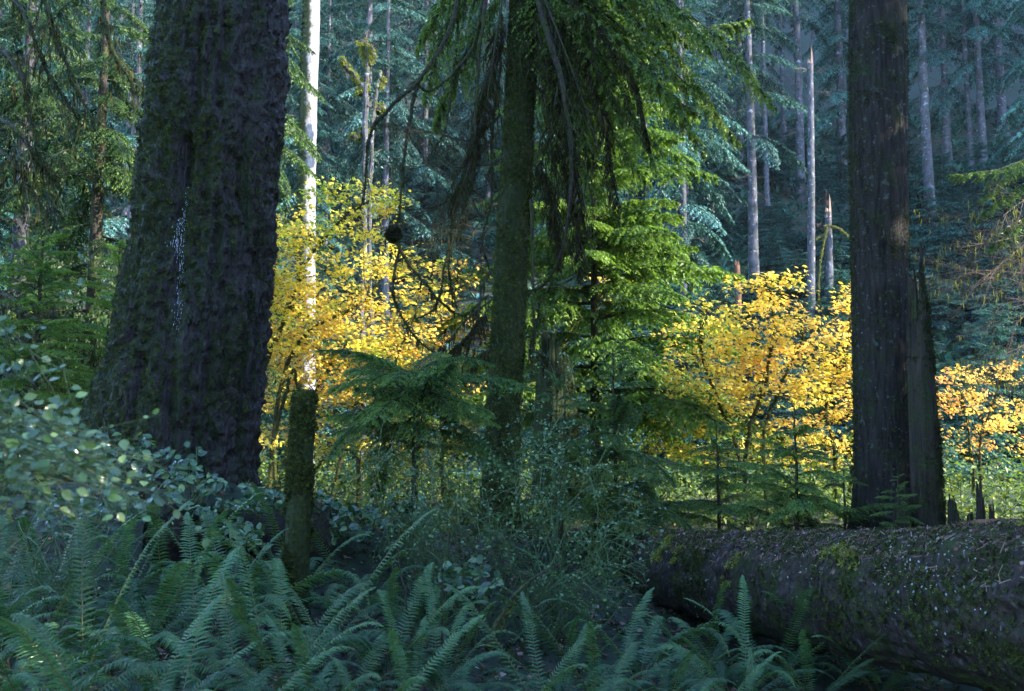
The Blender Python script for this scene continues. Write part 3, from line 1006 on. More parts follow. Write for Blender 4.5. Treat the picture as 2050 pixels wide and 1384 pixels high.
for k in range(16):
    ex, ey = U(1130, 1480), U(60, 380)
    ey = min(ey, 420 - .35 * (ex - 1100))
    z0_ = U(-190, 40)
    Ye = U(13.8, 15.6)
    more.append(((1060, z0_ - 60, 15), (1060 + (ex - 1060) * .35, z0_ * .6 + ey * .15, 15 + (Ye - 15) * .3), (1060 + (ex - 1060) * .72, z0_ * .25 + ey * .55, 15 + (Ye - 15) * .7), (ex, ey, Ye), U(.6, .85)))
for *pts, w in live + more:
    P = jit(spline([at(*p) for p in pts], 14), 0.012)
    s_ = spray(cr, P, w, 42, 14, 0.10, 0.032, 0.6, (0.3, 1.35), 0, hang=0.55, tilt=.7)
    V, F = tube(P, np.linspace(0.028, 0.006, 14), 5)
    cr.add(V, F, 0.3, 1)
    V, F = tubes(s_, np.broadcast_to([0.005, 0.002], s_.shape[:2]), 3)
    cr.add(V, F, 0.3, 1)
cr.build('crown', [M['needles'], M['limb_bark']], CT)

# ------------------------------------------------------------------ the bright green hemlock behind
b = at(1192, 1000, 19.5)
H2 = thing('hemlock_tree', 'bright green young hemlock with tiered drooping boughs behind the mossy hemlock', 'tree', (b[0], 19.5, gz(b[0], 19.5)))
trunk_mb(11.2, 0.11, 0.015, lean=(0.004, 0)).build('trunk', M['limb_bark'], H2, smooth=True)
T = [branch_template(2.6, 36, 11, 0.15, 0.05, 0.22, 0.42, (0.15, 1.1), W=0.95, sdroop=0.45, hang=0.4) for _ in range(4)]
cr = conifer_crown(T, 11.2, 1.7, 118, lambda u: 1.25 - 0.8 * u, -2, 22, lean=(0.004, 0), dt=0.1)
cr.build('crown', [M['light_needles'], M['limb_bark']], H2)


# ------------------------------------------------------------------ hemlock saplings between log and maples
def sapling(label, px, Y, H, tmpls, n, L, h0=0.12, p0=-4, p1=28, rz=0, flat=False, group=None):
    b = at(px, 900, Y)
    t = thing('hemlock_sapling', label, 'sapling', (b[0], Y, gz(b[0], Y)), group, rz)
    trunk_mb(H, 0.028 + 0.006 * H, 0.006, n=7, wob=0.02, lean=(U(-.02, .02), 0), sink=0.2).build('trunk', M['limb_bark'], t, smooth=True)
    Lf = (lambda u: L * (0.75 + 0.5 * u - 0.75 * u ** 4)) if flat else (lambda u: L * (1.05 - 0.85 * u))
    cr = conifer_crown(tmpls, H, H * h0, n, Lf, p0, p1, dt=0.14, pj=13)
    cr.build('crown', [M['young_needles'], M['limb_bark']], t)
    return t


TS = [branch_template(1.0, 26, 10, 0.078, 0.017, r_, d_, (0.3, 1.25), W=w_, sdroop=s_, twigs=True) for r_, d_, w_, s_ in ((.18, .3, .42, .3), (.35, .6, .38, .5), (.1, .4, .45, .4), (.3, .35, .34, .6), (.22, .55, .4, .35))]
sapling('wide flat-topped hemlock sapling spreading in front of the yellow maple stems', 828, 12.3, 2.2, TS, 27, 1.5, 0.5, 2, 18, flat=True)
sapling('tall layered hemlock sapling rising behind the huckleberry bush and log', 1232, 13.3, 2.75, TS, 48, 1.4, 0.1, -4, 30)
sapling('pointed hemlock sapling behind the middle of the fallen log', 1592, 12.3, 2.15, TS, 40, 1.15, 0.08, -4, 32)
sapling('small hemlock sapling growing against the splintered snag', 1792, 11.3, 1.45, TS, 22, 0.5, 0.35, 0, 25)
sapling('low bushy hemlock sapling filling the gap beside the pointed one', 1440, 14.0, 1.7, TS, 26, 1.1, 0.1, -4, 25, rz=1.0)
sapling('low hemlock sapling in the shade of the dark fir trunk', 1690, 12.6, 1.35, TS, 20, 0.9, 0.1, -4, 25, rz=2.0)
sapling('slim hemlock sapling leaning out beside the mossy hemlock base', 1120, 12.6, 2.5, TS, 24, 0.9, 0.25, -4, 20, rz=0.6)

# ------------------------------------------------------------------ vine maples
def maple(label, base, stems, pads, leaf=0.085, tint=(0.2, 0.7), group=None, mat='maple_leaf'):
    b = at(*base)
    b[2] = gz(b[0], b[1])
    t = placed('vine_maple', label, 'tree', b, group)
    curves = []
    for pts, r in stems:
        Q = [at(*p) for p in pts]
        if pts[0][1] >= 940:
            Q[0][2] = gz(Q[0][0], Q[0][1]) - 0.05
        P = jit(spline(Q, 8 * len(pts)), 0.012)
        m = MB()
        mossy_tube(m, P, np.linspace(r, r * 0.3, len(P)), 7, 0, 1, dens=900, size=0.02, tint=(0.1, 0.75))
        m.build('stem', [M['maple_stem'], M['moss']], t)
        curves.append(P)
    allp = np.concatenate(curves)
    lv, tw = MB(), []
    for (px, py, rx, ry, Y, n, tb) in pads:
        c = at(px, py, Y)
        k = Y / F_PX
        rx, ry = rx * k, ry * k
        rd = 0.8 * rx
        near = allp[np.argmin(((allp - c) ** 2).sum(1) + 0.6 * np.maximum(0, allp[:, 2] - c[2]) ** 2)]
        rd = 1.15 * rx
        ns_ = max(5, int(n / 26))
        for j in range(ns_):
            # one spray: a short twig with leaves held flat along it
            a, w = U(0, 6.28), norm(rng.normal(size=3))
            o = c + w * np.array([rx, rd, ry]) * 1.3 * U(0.15, 1.0) ** 0.6
            a = math.atan2(o[1] - c[1], o[0] - c[0]) + U(-.8, .8)
            l = U(.22, .5)
            e = o + np.array([math.cos(a) * l, math.sin(a) * l, U(-.12, .10)])
            if j % 3 == 0:
                tw.append((spline([near, (near + o) / 2 + rng.normal(size=3) * .06, o], 6), np.linspace(0.009, 0.004, 6)))
            tw.append((spline([o - (e - o) * .5, o, e], 6), np.linspace(0.004, 0.0015, 6)))
            nn = int(U(16, 34))
            q = U(-.5, 1.05, nn)
            Q = o + (e - o) * q[:, None] + rng.normal(size=(nn, 3)) * np.array([.11, .11, .055]) * (1.2 - .4 * np.abs(q))[:, None]
            Nn = np.array([0.12, -0.35, 0.8]) + rng.normal(size=3) * .18 + rng.normal(size=(nn, 3)) * 0.36
            tt = np.clip(tb + rng.normal() * .10 + rng.normal(size=nn) * 0.12 + 0.15 * vnoise(Q * 1.4, 93), 0, 1)
            scatter(lv, MAPLE, frames(Nn) * (leaf * U(0.6, 1.2, nn))[:, None, None], Q, tt)
    m = MB()
    add_twigs(m, tw, 0)
    tag(m.build('twigs', [M['maple_stem']], t), kind='stuff')
    lv.build('crown', [M[mat]], t)
    return t


LM = 18.0
maple('yellow vine maple with arching mossy stems beside the great spruce', (520, 960, LM),
      [([(505, 1000, LM), (495, 900, LM), (515, 780, LM), (545, 690, LM), (580, 600, LM), (625, 500, LM), (690, 430, LM), (745, 400, LM)], 0.055),
       ([(530, 1000, LM), (550, 880, LM), (570, 760, LM), (600, 690, LM), (660, 640, LM), (740, 600, LM)], 0.05),
       ([(480, 1000, LM + .4), (480, 850, LM + .4), (500, 720, LM + .3), (530, 600, LM + .2), (540, 520, LM)], 0.04),
       ([(560, 990, LM - .4), (545, 900, LM - .4), (570, 800, LM - .4), (590, 735, LM - .4), (600, 780, LM - .5), (605, 830, LM - .5)], 0.04),
       ([(540, 1000, LM + 1), (580, 870, LM + 1), (640, 760, LM + 1), (700, 680, LM + 1)], 0.035)],
      [(700, 390, 62, 26, LM, 420, .12), (760, 405, 36, 18, LM - .2, 200, .18), (740, 440, 50, 26, LM, 300, .18), (600, 450, 50, 30, LM, 300, .2), (640, 480, 60, 22, LM - .3, 300, .25), (530, 480, 40, 40, LM, 380, .22),
       (545, 550, 55, 40, LM, 620, .38), (640, 560, 70, 26, LM, 480, .35), (740, 520, 80, 30, LM, 620, .36), (690, 460, 50, 20, LM + .5, 200, .15), (600, 620, 90, 45, LM + .3, 1100, .45), (700, 630, 70, 40, LM, 800, .42),
       (540, 690, 60, 50, LM + .4, 800, .45), (640, 700, 90, 50, LM + .5, 1100, .5), (600, 770, 90, 40, LM + .8, 700, .55), (510, 880, 26, 26, LM - 1.0, 160, .4), (530, 600, 40, 40, LM - .4, 350, .12)])
maple('golden vine maple glowing behind the flat-topped sapling', (780, 960, LM + 1),
      [([(760, 1000, LM + 1), (770, 900, LM + 1), (720, 800, LM + 1), (690, 720, LM + 1)], 0.045),
       ([(650, 1010, LM + .3), (690, 900, LM + .3), (750, 800, LM + .3), (800, 700, LM + .3), (840, 600, LM + .3)], 0.045),
       ([(830, 1000, LM + 1), (840, 880, LM + 1), (870, 760, LM + 1), (900, 640, LM + 1), (920, 540, LM + 1)], 0.045),
       ([(900, 1000, LM + .6), (890, 900, LM + .6), (930, 800, LM + .6), (950, 700, LM + .6)], 0.05),
       ([(720, 1010, LM - 1), (715, 930, LM - 1), (680, 900, LM - 1), (640, 930, LM - 1), (620, 990, LM - 1)], 0.04)],
      [(840, 570, 60, 40, LM + 1, 480, .5), (910, 560, 40, 40, LM + 1, 260, .6), (850, 650, 80, 50, LM + 1, 900, .5), (930, 660, 50, 60, LM + 1, 600, .6), (780, 720, 80, 50, LM + 1.2, 900, .4), (880, 760, 80, 60, LM + 1.4, 900, .55),
       (720, 770, 100, 50, LM + 1.5, 900, .5), (700, 850, 110, 60, LM + 2, 1000, .45), (830, 860, 110, 70, LM + 2.2, 1100, .5), (760, 930, 130, 40, LM + 3, 700, .4), (560, 930, 80, 40, LM + 3, 500, .4), (760, 690, 40, 24, LM, 260, .12), (930, 830, 60, 60, LM + 2, 400, .6), (600, 850, 60, 60, LM + 2, 400, .5)])
RM = 16.5
maple('orange-yellow vine maple in full leaf behind the log and pointed sapling', (1530, 960, RM),
      [([(1500, 1000, RM), (1495, 900, RM), (1510, 820, RM), (1530, 740, RM), (1545, 650, RM), (1540, 580, RM)], 0.045),
       ([(1510, 1000, RM + .4), (1470, 880, RM + .4), (1440, 800, RM + .4), (1410, 720, RM + .3), (1400, 660, RM)], 0.035),
       ([(1540, 1000, RM), (1530, 880, RM), (1560, 800, RM), (1600, 700, RM), (1610, 640, RM)], 0.035)],
      [(1545, 585, 46, 26, RM, 210, .42), (1510, 575, 22, 14, RM, 60, .42), (1530, 630, 60, 34, RM, 420, .5), (1440, 640, 40, 24, RM, 210, .36), (1405, 665, 46, 26, RM, 260, .36), (1420, 720, 62, 40, RM, 480, .42), (1500, 690, 62, 40, RM, 520, .5),
       (1590, 650, 36, 22, RM, 170, .55), (1580, 710, 62, 40, RM, 480, .55), (1470, 770, 80, 36, RM, 480, .48), (1560, 790, 80, 40, RM, 420, .55), (1400, 770, 50, 30, RM + .4, 240, .4), (1480, 840, 60, 36, RM + .6, 300, .5), (1440, 900, 70, 40, RM + 1.5, 400, .3), (1560, 900, 90, 40, RM + 2, 500, .35), (1380, 860, 60, 50, RM + 2, 350, .35)])
maple('amber vine maple tucked against the dark fir trunk', (1690, 960, RM + 1),
      [([(1680, 1000, RM + 1), (1675, 900, RM + 1), (1660, 800, RM + 1), (1690, 700, RM + 1), (1705, 620, RM + 1)], 0.04),
       ([(1700, 1000, RM + 1), (1720, 880, RM + 1), (1725, 780, RM + 1)], 0.035)],
      [(1705, 595, 30, 24, RM + 1, 130, .5), (1700, 640, 50, 34, RM + 1, 300, .55), (1665, 690, 60, 36, RM + 1, 420, .55), (1720, 720, 60, 44, RM + 1, 500, .6), (1650, 760, 60, 40, RM + 1, 420, .55), (1710, 800, 60, 50, RM + 1, 420, .6), (1640, 840, 60, 40, RM + 1, 320, .55), (1700, 890, 50, 40, RM + 1.2, 220, .6)])
maple('thin russet vine maple beyond the splintered snag', (1960, 960, 20.0),
      [([(1965, 1000, 20), (1960, 900, 20), (1985, 820, 20), (2010, 740, 20)], 0.035), ([(1950, 1000, 20), (1940, 880, 20), (1925, 790, 20)], 0.03)],
      [(1950, 760, 70, 30, 20, 260, .75), (2010, 740, 60, 30, 20, 220, .7), (1940, 810, 60, 30, 20, 220, .8), (2010, 820, 70, 34, 20, 300, .75), (1960, 870, 70, 34, 20, 240, .7), (2040, 870, 60, 40, 20, 220, .6)], leaf=0.085)
maple('little vine maple spray glowing behind the green hemlock trunk', (1230, 900, 24.0),
      [([(1235, 1000, 24), (1230, 800, 24), (1215, 640, 24), (1225, 530, 24)], 0.03)],
      [(1225, 530, 22, 20, 24, 60, .6), (1210, 570, 26, 20, 24, 50, .65)], leaf=0.08)

# ------------------------------------------------------------------ trees of the far flank of the great spruce
def full_hemlock(label, px, Y, H, r, h0, n, L, tm, p0=-8, p1=20, mat='needles', bark='limb_bark', name='hemlock_tree', dt=0.1, group=None):
    b = at(px, 900, Y)
    t = thing(name, label, 'tree', (b[0], Y, gz(b[0], Y)), group, U(0, 6))
    trunk_mb(H, r, 0.02, wob=0.03).build('trunk', M[bark], t, smooth=True)
    if isinstance(tm, int):
        obj('crown', LC[tm], t).scale = (L, L, H / (16 if tm < 2 else 4.8))
    else:
        conifer_crown(tm, H, h0, n, lambda u: L * (1.05 - 0.75 * u), p0, p1, dt=dt).build('crown', [M[mat], M['limb_bark']], t)
    return t


TL = [branch_template(3.0, 34, 10, 0.17, 0.05, 0.16, 0.6, (0.0, 0.85), W=0.9, sdroop=0.6, hang=0.5) for _ in range(4)]
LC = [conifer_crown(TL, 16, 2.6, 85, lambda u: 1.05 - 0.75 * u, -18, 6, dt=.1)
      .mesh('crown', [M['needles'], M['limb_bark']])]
LC.append(LC[0])
full_hemlock('shaded hemlock with drooping green boughs beyond the great spruce', 175, 21, 15, 0.2, 2.2, 95, 1.0, 0, -18, 5)
full_hemlock('old hemlock with a pale lichened trunk among drooping boughs', 20, 23.5, 20, 0.26, 5.0, 80, 1.05, 1, -22, 0, bark='grey_bark')
full_hemlock('dense hemlock standing between the great spruce and the pale trunk', 470, 25, 19, 0.2, 3.5, 90, 1.15, 0, -14, 10)
TB = [branch_template(1.5, 34, 11, 0.085, 0.022, 0.22, 0.36, (0.3, 1.1), W=0.55, sdroop=0.35, hang=0.3) for _ in range(3)]
LC.append(conifer_crown(TB, 4.8, .8, 72, lambda u: 1.05 - .75 * u, -6, 25, dt=.1)
          .mesh('crown', [M['light_needles'], M['limb_bark']]))
full_hemlock('light green young hemlock growing on the bank beside the great spruce', 60, 15.5, 4.6, 0.06, 0.9, 75, 1.15, 2, -6, 25, mat='young_needles')
full_hemlock('light green young hemlock with fine sprays behind the great spruce', 225, 18.0, 5.0, 0.06, 1.0, 60, 1.0, 2, -6, 25, mat='young_needles')
# mossy bare limbs that hang down in front of them
b = at(-60, 900, 19)
t = placed('hemlock_tree', 'mossy old hemlock reaching long dark bare limbs towards the great spruce', 'tree', (b[0], 19, gz(b[0], 19)))
P = spline([at(-70, 1000, 19), at(-60, 700, 19), at(-50, 300, 19), at(-45, -250, 19)], 24)
P[0, 2] = gz(P[0, 0], 19) - 0.3
mt = MB()
mossy_tube(mt, P, np.linspace(0.3, 0.2, 24), 12, 0, 1, dens=3000, size=0.03)
mt.build('trunk', [M['mossy_bark'], M['moss']], t)
hm = MB()
for pts in [[(-50, -60), (40, 20), (90, 130), (160, 250)], [(-50, -80), (80, -10), (120, 70), (150, 150), (190, 260)], [(-50, 60), (30, 130), (60, 230), (90, 330), (130, 390)], [(-50, 200), (30, 250), (70, 310), (100, 350)], [(200, -60), (215, 60), (240, 130), (270, 190)], [(-50, 260), (20, 330), (50, 360)],
            [(-50, 560), (30, 600), (50, 660), (70, 740)], [(-50, 600), (90, 620), (120, 690), (110, 760)], [(-50, 580), (60, 640), (160, 650), (190, 720)]]:
    P = jit(spline([at(p[0], p[1], 17.5 + (19 - 17.5) * (p[0] < -20)) for p in pts], 22), 0.02)
    m = MB()
    mossy_tube(m, P, np.linspace(0.05, 0.014, 22), 6, 0, 1, dens=900, size=0.025, tint=(0.1, 0.8))
    tw = []
    for j in range(10):
        i = int(U(4, 20))
        tw += twig_fan(P[i], P[i + 1] - P[i] + rng.normal(size=3) * 0.12 + np.array([0, 0, -.06]), U(.5, 1.2), 0.012, 1, 5, .5, .5)
    add_twigs(m, tw, 0)
    m.build('branch', [M['limb_bark'], M['moss']], t)
    moss_strands(hm, P, 60, 0.05, 0.5, 0.018, (0.1, .9))
    for c, r in tw[::2]:
        moss_strands(hm, c, 5, 0.05, 0.35, 0.015, (0.1, .9))
tag(hm.build('hanging_moss', M['hanging_moss'], t), kind='stuff')

# ------------------------------------------------------------------ pale trunk and mossy snags in the clearing
def simple_trunk(t, Q, R, mat, n=14, k=60, amp=0.05, name='trunk'):
    P = spline(Q, k)
    T = norm(np.gradient(P, axis=0))
    A = norm(np.cross(T, np.array([0, 1.0, 0])))
    B = np.cross(T, A)
    Rr = np.interp(np.linspace(0, 1, k), np.linspace(0, 1, len(R)), R)
    S_, N_, F_ = grid_surface(P, A, B, Rr, n, lambda p, th, s, D: amp * Rr[:, None] * fbm(p * 3.0, 21, 3))
    MB().add(S_, F_).build(name, M[mat], t, smooth=True)
    return P, S_, N_


PY = 31.0
b = at(612, 900, PY)
t = placed('pale_tree', 'tall pale sunlit trunk with moss down one flank rising behind the yellow maple', 'tree', (b[0], PY, gz(b[0], PY)))
Q = [(b[0], PY, gz(b[0], PY) - .4), at(613, 560, PY), at(616, 300, PY), at(624, 25, PY), at(632, -350, PY)]
P, Sx, Nx = simple_trunk(t, Q, [0.34, 0.29, 0.27, 0.26, 0.2], 'pale_bark', 28, 120, 0.08)
m = MB()
tufts_on(m, Sx, Nx, 2600, 0.05, (0.1, 0.8), np.clip(-Nx[..., 0] - 0.35 + 0.6 * fbm(Sx * 0.8, 3, 2), 0, 1))
tag(m.build('moss', M['moss'], t), kind='stuff')
m = MB()
for px, py, ex in [(606, 235, 585), (604, 275, 592), (634, 300, 650), (632, 180, 646)]:
    add_twigs(m, twig_fan(at(px, py, PY), at(ex, py - 5, PY - .2) - at(px, py, PY), 0.5, 0.02, 2, 6, .8, 0), 0)
tag(m.build('twigs', [M['dead_twig']], t), kind='stuff')

SY = 29.0
b = at(735, 900, SY)
t = placed('mossy_snag', 'broken snag with a crooked moss-lumped arm and twiggy top', 'snag', (b[0], SY, gz(b[0], SY)))
m = MB()


def lumpy(pts, r0, r1, tuft=0.05, Y=SY, dens=2600):
    P = jit(spline([at(p[0], p[1], Y) for p in pts], 6 * len(pts)), 0.02)
    R = np.linspace(r0, r1, len(P)) * (1 + 0.5 * np.clip(vnoise(P * 2.2, 4), -0.4, 1))
    mossy_tube(m, P, R, 8, 0, 1, dens=dens, size=tuft, tint=(0.0, 1.0))
    return P


b0 = list(b)
P1 = lumpy([(722, 1000), (728, 700), (731, 500), (732, 300), (735, 180), (737, 130), (733, 95)], 0.085, 0.06, 0.03, dens=350)
P2 = lumpy([(733, 180), (715, 160), (695, 135), (682, 118)], 0.10, 0.05)
P3 = lumpy([(736, 130), (725, 105), (712, 85)], 0.06, 0.03)
P3b = lumpy([(737, 128), (745, 112), (738, 92), (733, 80)], 0.10, 0.05)
P4 = lumpy([(732, 268), (722, 262), (712, 272), (704, 272)], 0.09, 0.06)
P5 = lumpy([(733, 185), (720, 178), (716, 188)], 0.09, 0.06)
tw = []
for p in (P2[-1], P3[-1], P3b[-1], P4[-1], P1[-3], P3b[8]):
    tw += twig_fan(p, rng.normal(size=3) * .6 + np.array([-0.3, 0, .7]), 0.6, 0.018, 2, 6, .8, 0)
add_twigs(m, tw, 2)
m.build('stem', [M['grey_bark'], M['bright_moss'], M['dead_twig']], t)
b = at(756, 900, SY + 1)
t = placed('mossy_snag', 'thin straight snag with small moss lumps beside the crooked one', 'snag', (b[0], SY + 1, gz(b[0], SY + 1)))
m = MB()
lumpy([(745, 1000), (745, 600), (748, 370), (755, 250), (759, 200), (762, 142)], 0.085, 0.045, 0.03, SY + 1, 300)
lumpy([(757, 230), (766, 214), (768, 222)], 0.08, 0.07, 0.05, SY + 1)
lumpy([(760, 175), (766, 155), (764, 160)], 0.07, 0.05, 0.05, SY + 1)
m.build('stem', [M['grey_bark'], M['bright_moss']], t)
b = at(1130, 900, 23)
t = placed('mossy_snag', 'small forked mossy snag lit by sun behind the green hemlock', 'snag', (b[0], 23, gz(b[0], 23)))
m = MB()
lumpy([(1110, 1000), (1115, 800), (1125, 690), (1140, 640), (1160, 600)], 0.06, 0.03, 0.03, 23)
lumpy([(1128, 680), (1145, 672), (1165, 630)], 0.04, 0.02, 0.03, 23)
m.build('stem', [M['maple_stem'], M['bright_moss']], t)

# ------------------------------------------------------------------ hillside conifers
def far_variant(H, h0, n, L, p0, p1, tint, sl=0.30, sw=0.085):
    T = [branch_template(4.0, 20, 8, sl, sw, 0.12, 0.5, tint, W=1.15, sdroop=0.45, hang=0.4) for _ in range(3)]
    c = conifer_crown(T, H, h0, n, lambda u: L * (1.05 - 0.8 * u), p0, p1, dt=0.12)
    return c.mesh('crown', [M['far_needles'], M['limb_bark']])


FAR = [(far_variant(30, 8.5, 75, 0.95, -12, 18, (0.1, 0.9)), 30), (far_variant(30, 5.0, 85, 1.05, -16, 15, (0.1, 1.0)), 30), (far_variant(28, 11, 60, 0.85, -10, 20, (0.0, 0.8)), 28), (far_variant(24, 1.8, 100, 1.0, -10, 22, (0.15, 1.0)), 24)]


def far_trunk(H, r0, r1, k=40, n=12, top=None):
    zz = np.linspace(-0.8, H, k)
    C = np.stack([0.12 * vnoise(np.stack([zz * .12, zz * 0, zz * 0], -1), int(U(0, 99))), 0 * zz, zz], -1)
    R = np.linspace(r0, r1, k) + 0.35 * r0 * np.exp(-np.maximum(zz, 0) / 1.0)
    P, N, F = grid_surface(C, np.tile([1.0, 0, 0], (k, 1)), np.tile([0, 1.0, 0], (k, 1)), R, n, lambda p, th, s, D: 0.06 * r0 * fbm(p * np.array([4, 4, 1.5]), 33, 2))
    m = MB()
    m.add(P, F)
    return m


FT = [far_trunk(30, 0.30, 0.05).mesh('trunk', [M['grey_bark']], True) for _ in range(3)]
# dead twig collar on a bare lower trunk
def collar():
    m = MB()
    tw = []
    for j in range(9):
        a = U(0, 6.28)
        tw += twig_fan((0, 0, U(4, 11)), (math.cos(a), math.sin(a), -0.1), U(0.8, 1.8), 0.025, 1, 6, .5, .3)
    add_twigs(m, tw, 0)
    return m.mesh('dead_branches', [M['dead_twig']])


COLLARS = [collar() for _ in range(2)]
taken = []


def hill_tree(label, pos, r, var, group=None, hs=1.0, name='hillside_conifer', collar_=True):
    t = thing(name, label, 'tree', (pos[0], pos[1], pos[2]), group, U(0, 6.28))
    o = obj('trunk', FT[int(U(0, 3))], t)
    o.scale = (r / 0.30, r / 0.30, hs * FAR[var][1] / 30)
    c = obj('crown', FAR[var][0], t)
    c.scale = (hs * (0.75 + r * .7), hs * (0.75 + r * .7), hs)
    if collar_:
        tag(obj('dead_branches', COLLARS[int(U(0, 2))], t), kind='stuff').scale = (0.8, 0.8, hs)
    taken.append((pos[0], pos[1]))
    return t


for px, py, w, var, label in [
        (1512, 590, 23, 0, 'stout blue-grey conifer trunk behind the orange-yellow maple'), (1537, 430, 12, 2, 'thin conifer close behind the stout blue-grey trunk'),
        (1485, 365, 15, 1, 'grey conifer standing upslope of the stout blue-grey trunk'), (1606, 400, 20, 2, 'grey conifer just upslope of the broken-topped pole'),
        (1690, 382, 20, 1, 'mottled conifer in the gap beside the dark fir'), (1706, 330, 13, 2, 'slim conifer crossing close behind the mottled one'),
        (1862, 470, 24, 2, 'wide lichen-spotted conifer just past the dark fir trunk'), (1900, 335, 18, 1, 'speckled conifer with mossy knobs upslope of the lichen-spotted one'),
        (1945, 345, 13, 2, 'thin conifer in the trio above the bare twigs'), (1970, 352, 17, 0, 'pale conifer in the trio above the bare twigs'),
        (2008, 270, 20, 1, 'dark conifer highest on the slope past the trio'), (1570, 300, 11, 2, 'narrow conifer high on the slope by the broken-topped pole'),
        (575, 215, 16, 3, 'bluish bushy conifer high on the slope beside the pale trunk'), (660, 150, 16, 3, 'bluish conifer high on the slope behind the crooked snag'), (600, 330, 14, 3, 'bushy conifer on the slope right behind the pale trunk'), (690, 330, 16, 1, 'conifer on the slope midway behind the crooked snag'), (530, 110, 16, 1, 'conifer far up the slope past the great spruce'),
        (545, 420, 14, 3, 'bluish conifer low on the slope beside the pale trunk'), (850, 430, 16, 3, 'bluish bushy conifer on the slope behind the bare branches'),
        (770, 640, 15, 1, 'grey trunk low on the slope below the thin straight snag'), (1360, 420, 16, 3, 'blue-green conifer just past the tips of the green hemlock')]:
    p = ground_hit(px, py, 36)
    hill_tree(label, p, max(0.12, w / 2 * p[1] / F_PX), var)
# broken poles on the slope
def pole(label, px, py, top, w, mat, Ylim=36, spike=True):
    p = ground_hit(px, py, Ylim)
    t = placed('broken_snag', label, 'snag', p)
    e = at(px, top, p[1])
    r = w / 2 * p[1] / F_PX
    P, Sx, Nx = simple_trunk(t, [p - [0, 0, .8], p + (e - p) * .5 + [0.05, 0, 0], e], [r * 1.15, r, r * .8], mat, 16, 70, 0.12)
    m = MB()
    for j in range(5):
        a = j * 1.3
        q = e + np.array([math.cos(a), math.sin(a), 0]) * r * .5
        hh = U(.15, .35) if j else (0.95 if spike else .3)
        m.add(*tube(np.array([q - [0, 0, .3], q + [0, 0, hh * .5], q + [0, 0, hh]]), [r * .42, r * .25, 0.004], 5))
    m.build('splinters', M['fresh_wood'] if spike else M[mat], t)
    return t, p, r


t, p, r = pole('tall thin broken-topped pole with a pale splinter on the slope', 1622, 690, 128, 15, 'grey_bark')
m = MB()
for py in (140, 150, 165, 185, 420, 445):
    a = U(0, 6.28)
    P = at(1622, py, p[1])
    add_twigs(m, twig_fan(P, (math.cos(a), math.sin(a) * .5, .05), 1.0, .02, 2, 6, .6, .2), 0)
tag(m.build('twigs', [M['dead_twig']], t), kind='stuff')
t, p, r = pole('short broken snag with yellow mossy side limbs on the slope', 1658, 660, 425, 16, 'grey_bark')
m = MB()
for pts in [[(1655, 450), (1650, 490), (1642, 530), (1640, 600), (1650, 640)], [(1658, 450), (1685, 460), (1705, 480), (1715, 500)], [(1657, 470), (1640, 475), (1628, 485)]]:
    P = jit(spline([at(q[0], q[1], p[1] - .4) for q in pts], 18), .01)
    mossy_tube(m, P, np.linspace(.06, .03, 18), 6, 0, 1, dens=700, size=.04, tint=(0.2, 1))
m.build('limb', [M['maple_stem'], M['bright_moss']], t)
pole('rusty red stump pole above the orange-yellow maple', 1475, 660, 532, 16, 'red_snag', spike=False)
pole('rusty broken stub high among the hillside trunks', 1653, 440, 390, 10, 'red_snag', spike=False)
pole('weathered brown stub beside the far end of the green boughs', 1425, 480, 400, 10, 'red_snag', spike=False)

# the rest of the wooded slope
cnt = 0
for _ in range(1500):
    if cnt >= 125:
        break
    Y = 45 + 98 * U(0, 1) ** 1.1
    px = U(-150, 2200)
    x = (px - CX) / F_PX * Y
    if any((x - a) ** 2 + (Y - b_) ** 2 < 9 for a, b_ in taken):
        continue
    if 1400 < px < 2080 and Y < 72:
        continue
    v_ = 3 if (px < 1400 and U(0, 1) < .65) else int(U(0, 3))
    lab, g = (('bushy conifer green almost to its foot among many on the wooded slope', 'bushy conifers on the wooded slope') if v_ == 3 else ('slender bare-trunked conifer with a high crown among many on the wooded slope', 'slender conifers on the wooded slope'))
    hill_tree(lab, (x, Y, gz(x, Y)), U(0.14, 0.32), v_, g, U(.85, 1.15), collar_=U(0, 1) < .3)
    cnt += 1

# young hemlocks carpeting the slope
HS = []
for q in range(4):
    T = [branch_template(1.0, 16, 6, 0.13, 0.042, 0.2, 0.45, (0.0, 0.9), W=0.42, sdroop=0.4) for _ in range(3)]
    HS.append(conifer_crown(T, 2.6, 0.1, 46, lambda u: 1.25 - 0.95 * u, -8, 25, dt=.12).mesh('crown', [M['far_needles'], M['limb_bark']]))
HST = trunk_mb(2.6, 0.04, 0.008, n=6, k=6).mesh('trunk', [M['limb_bark']], True)
for i in range(290):
    Y = 35.5 + 38 * U(0, 1) ** 1.3
    px = U(380, 1450) if i % 3 == 0 else U(1330, 2080)
    x = (px - CX) / F_PX * Y
    s = U(0.5, 1.7)
    t = thing('young_hemlock', 'knee-to-head-high young hemlock in the green carpet on the slope', 'sapling', (x, Y, gz(x, Y)), 'young hemlocks carpeting the slope', U(0, 6.28))
    t.scale = (s * 1.15, s * 1.15, s)
    obj('trunk', HST, t)
    obj('crown', HS[i % 4], t)

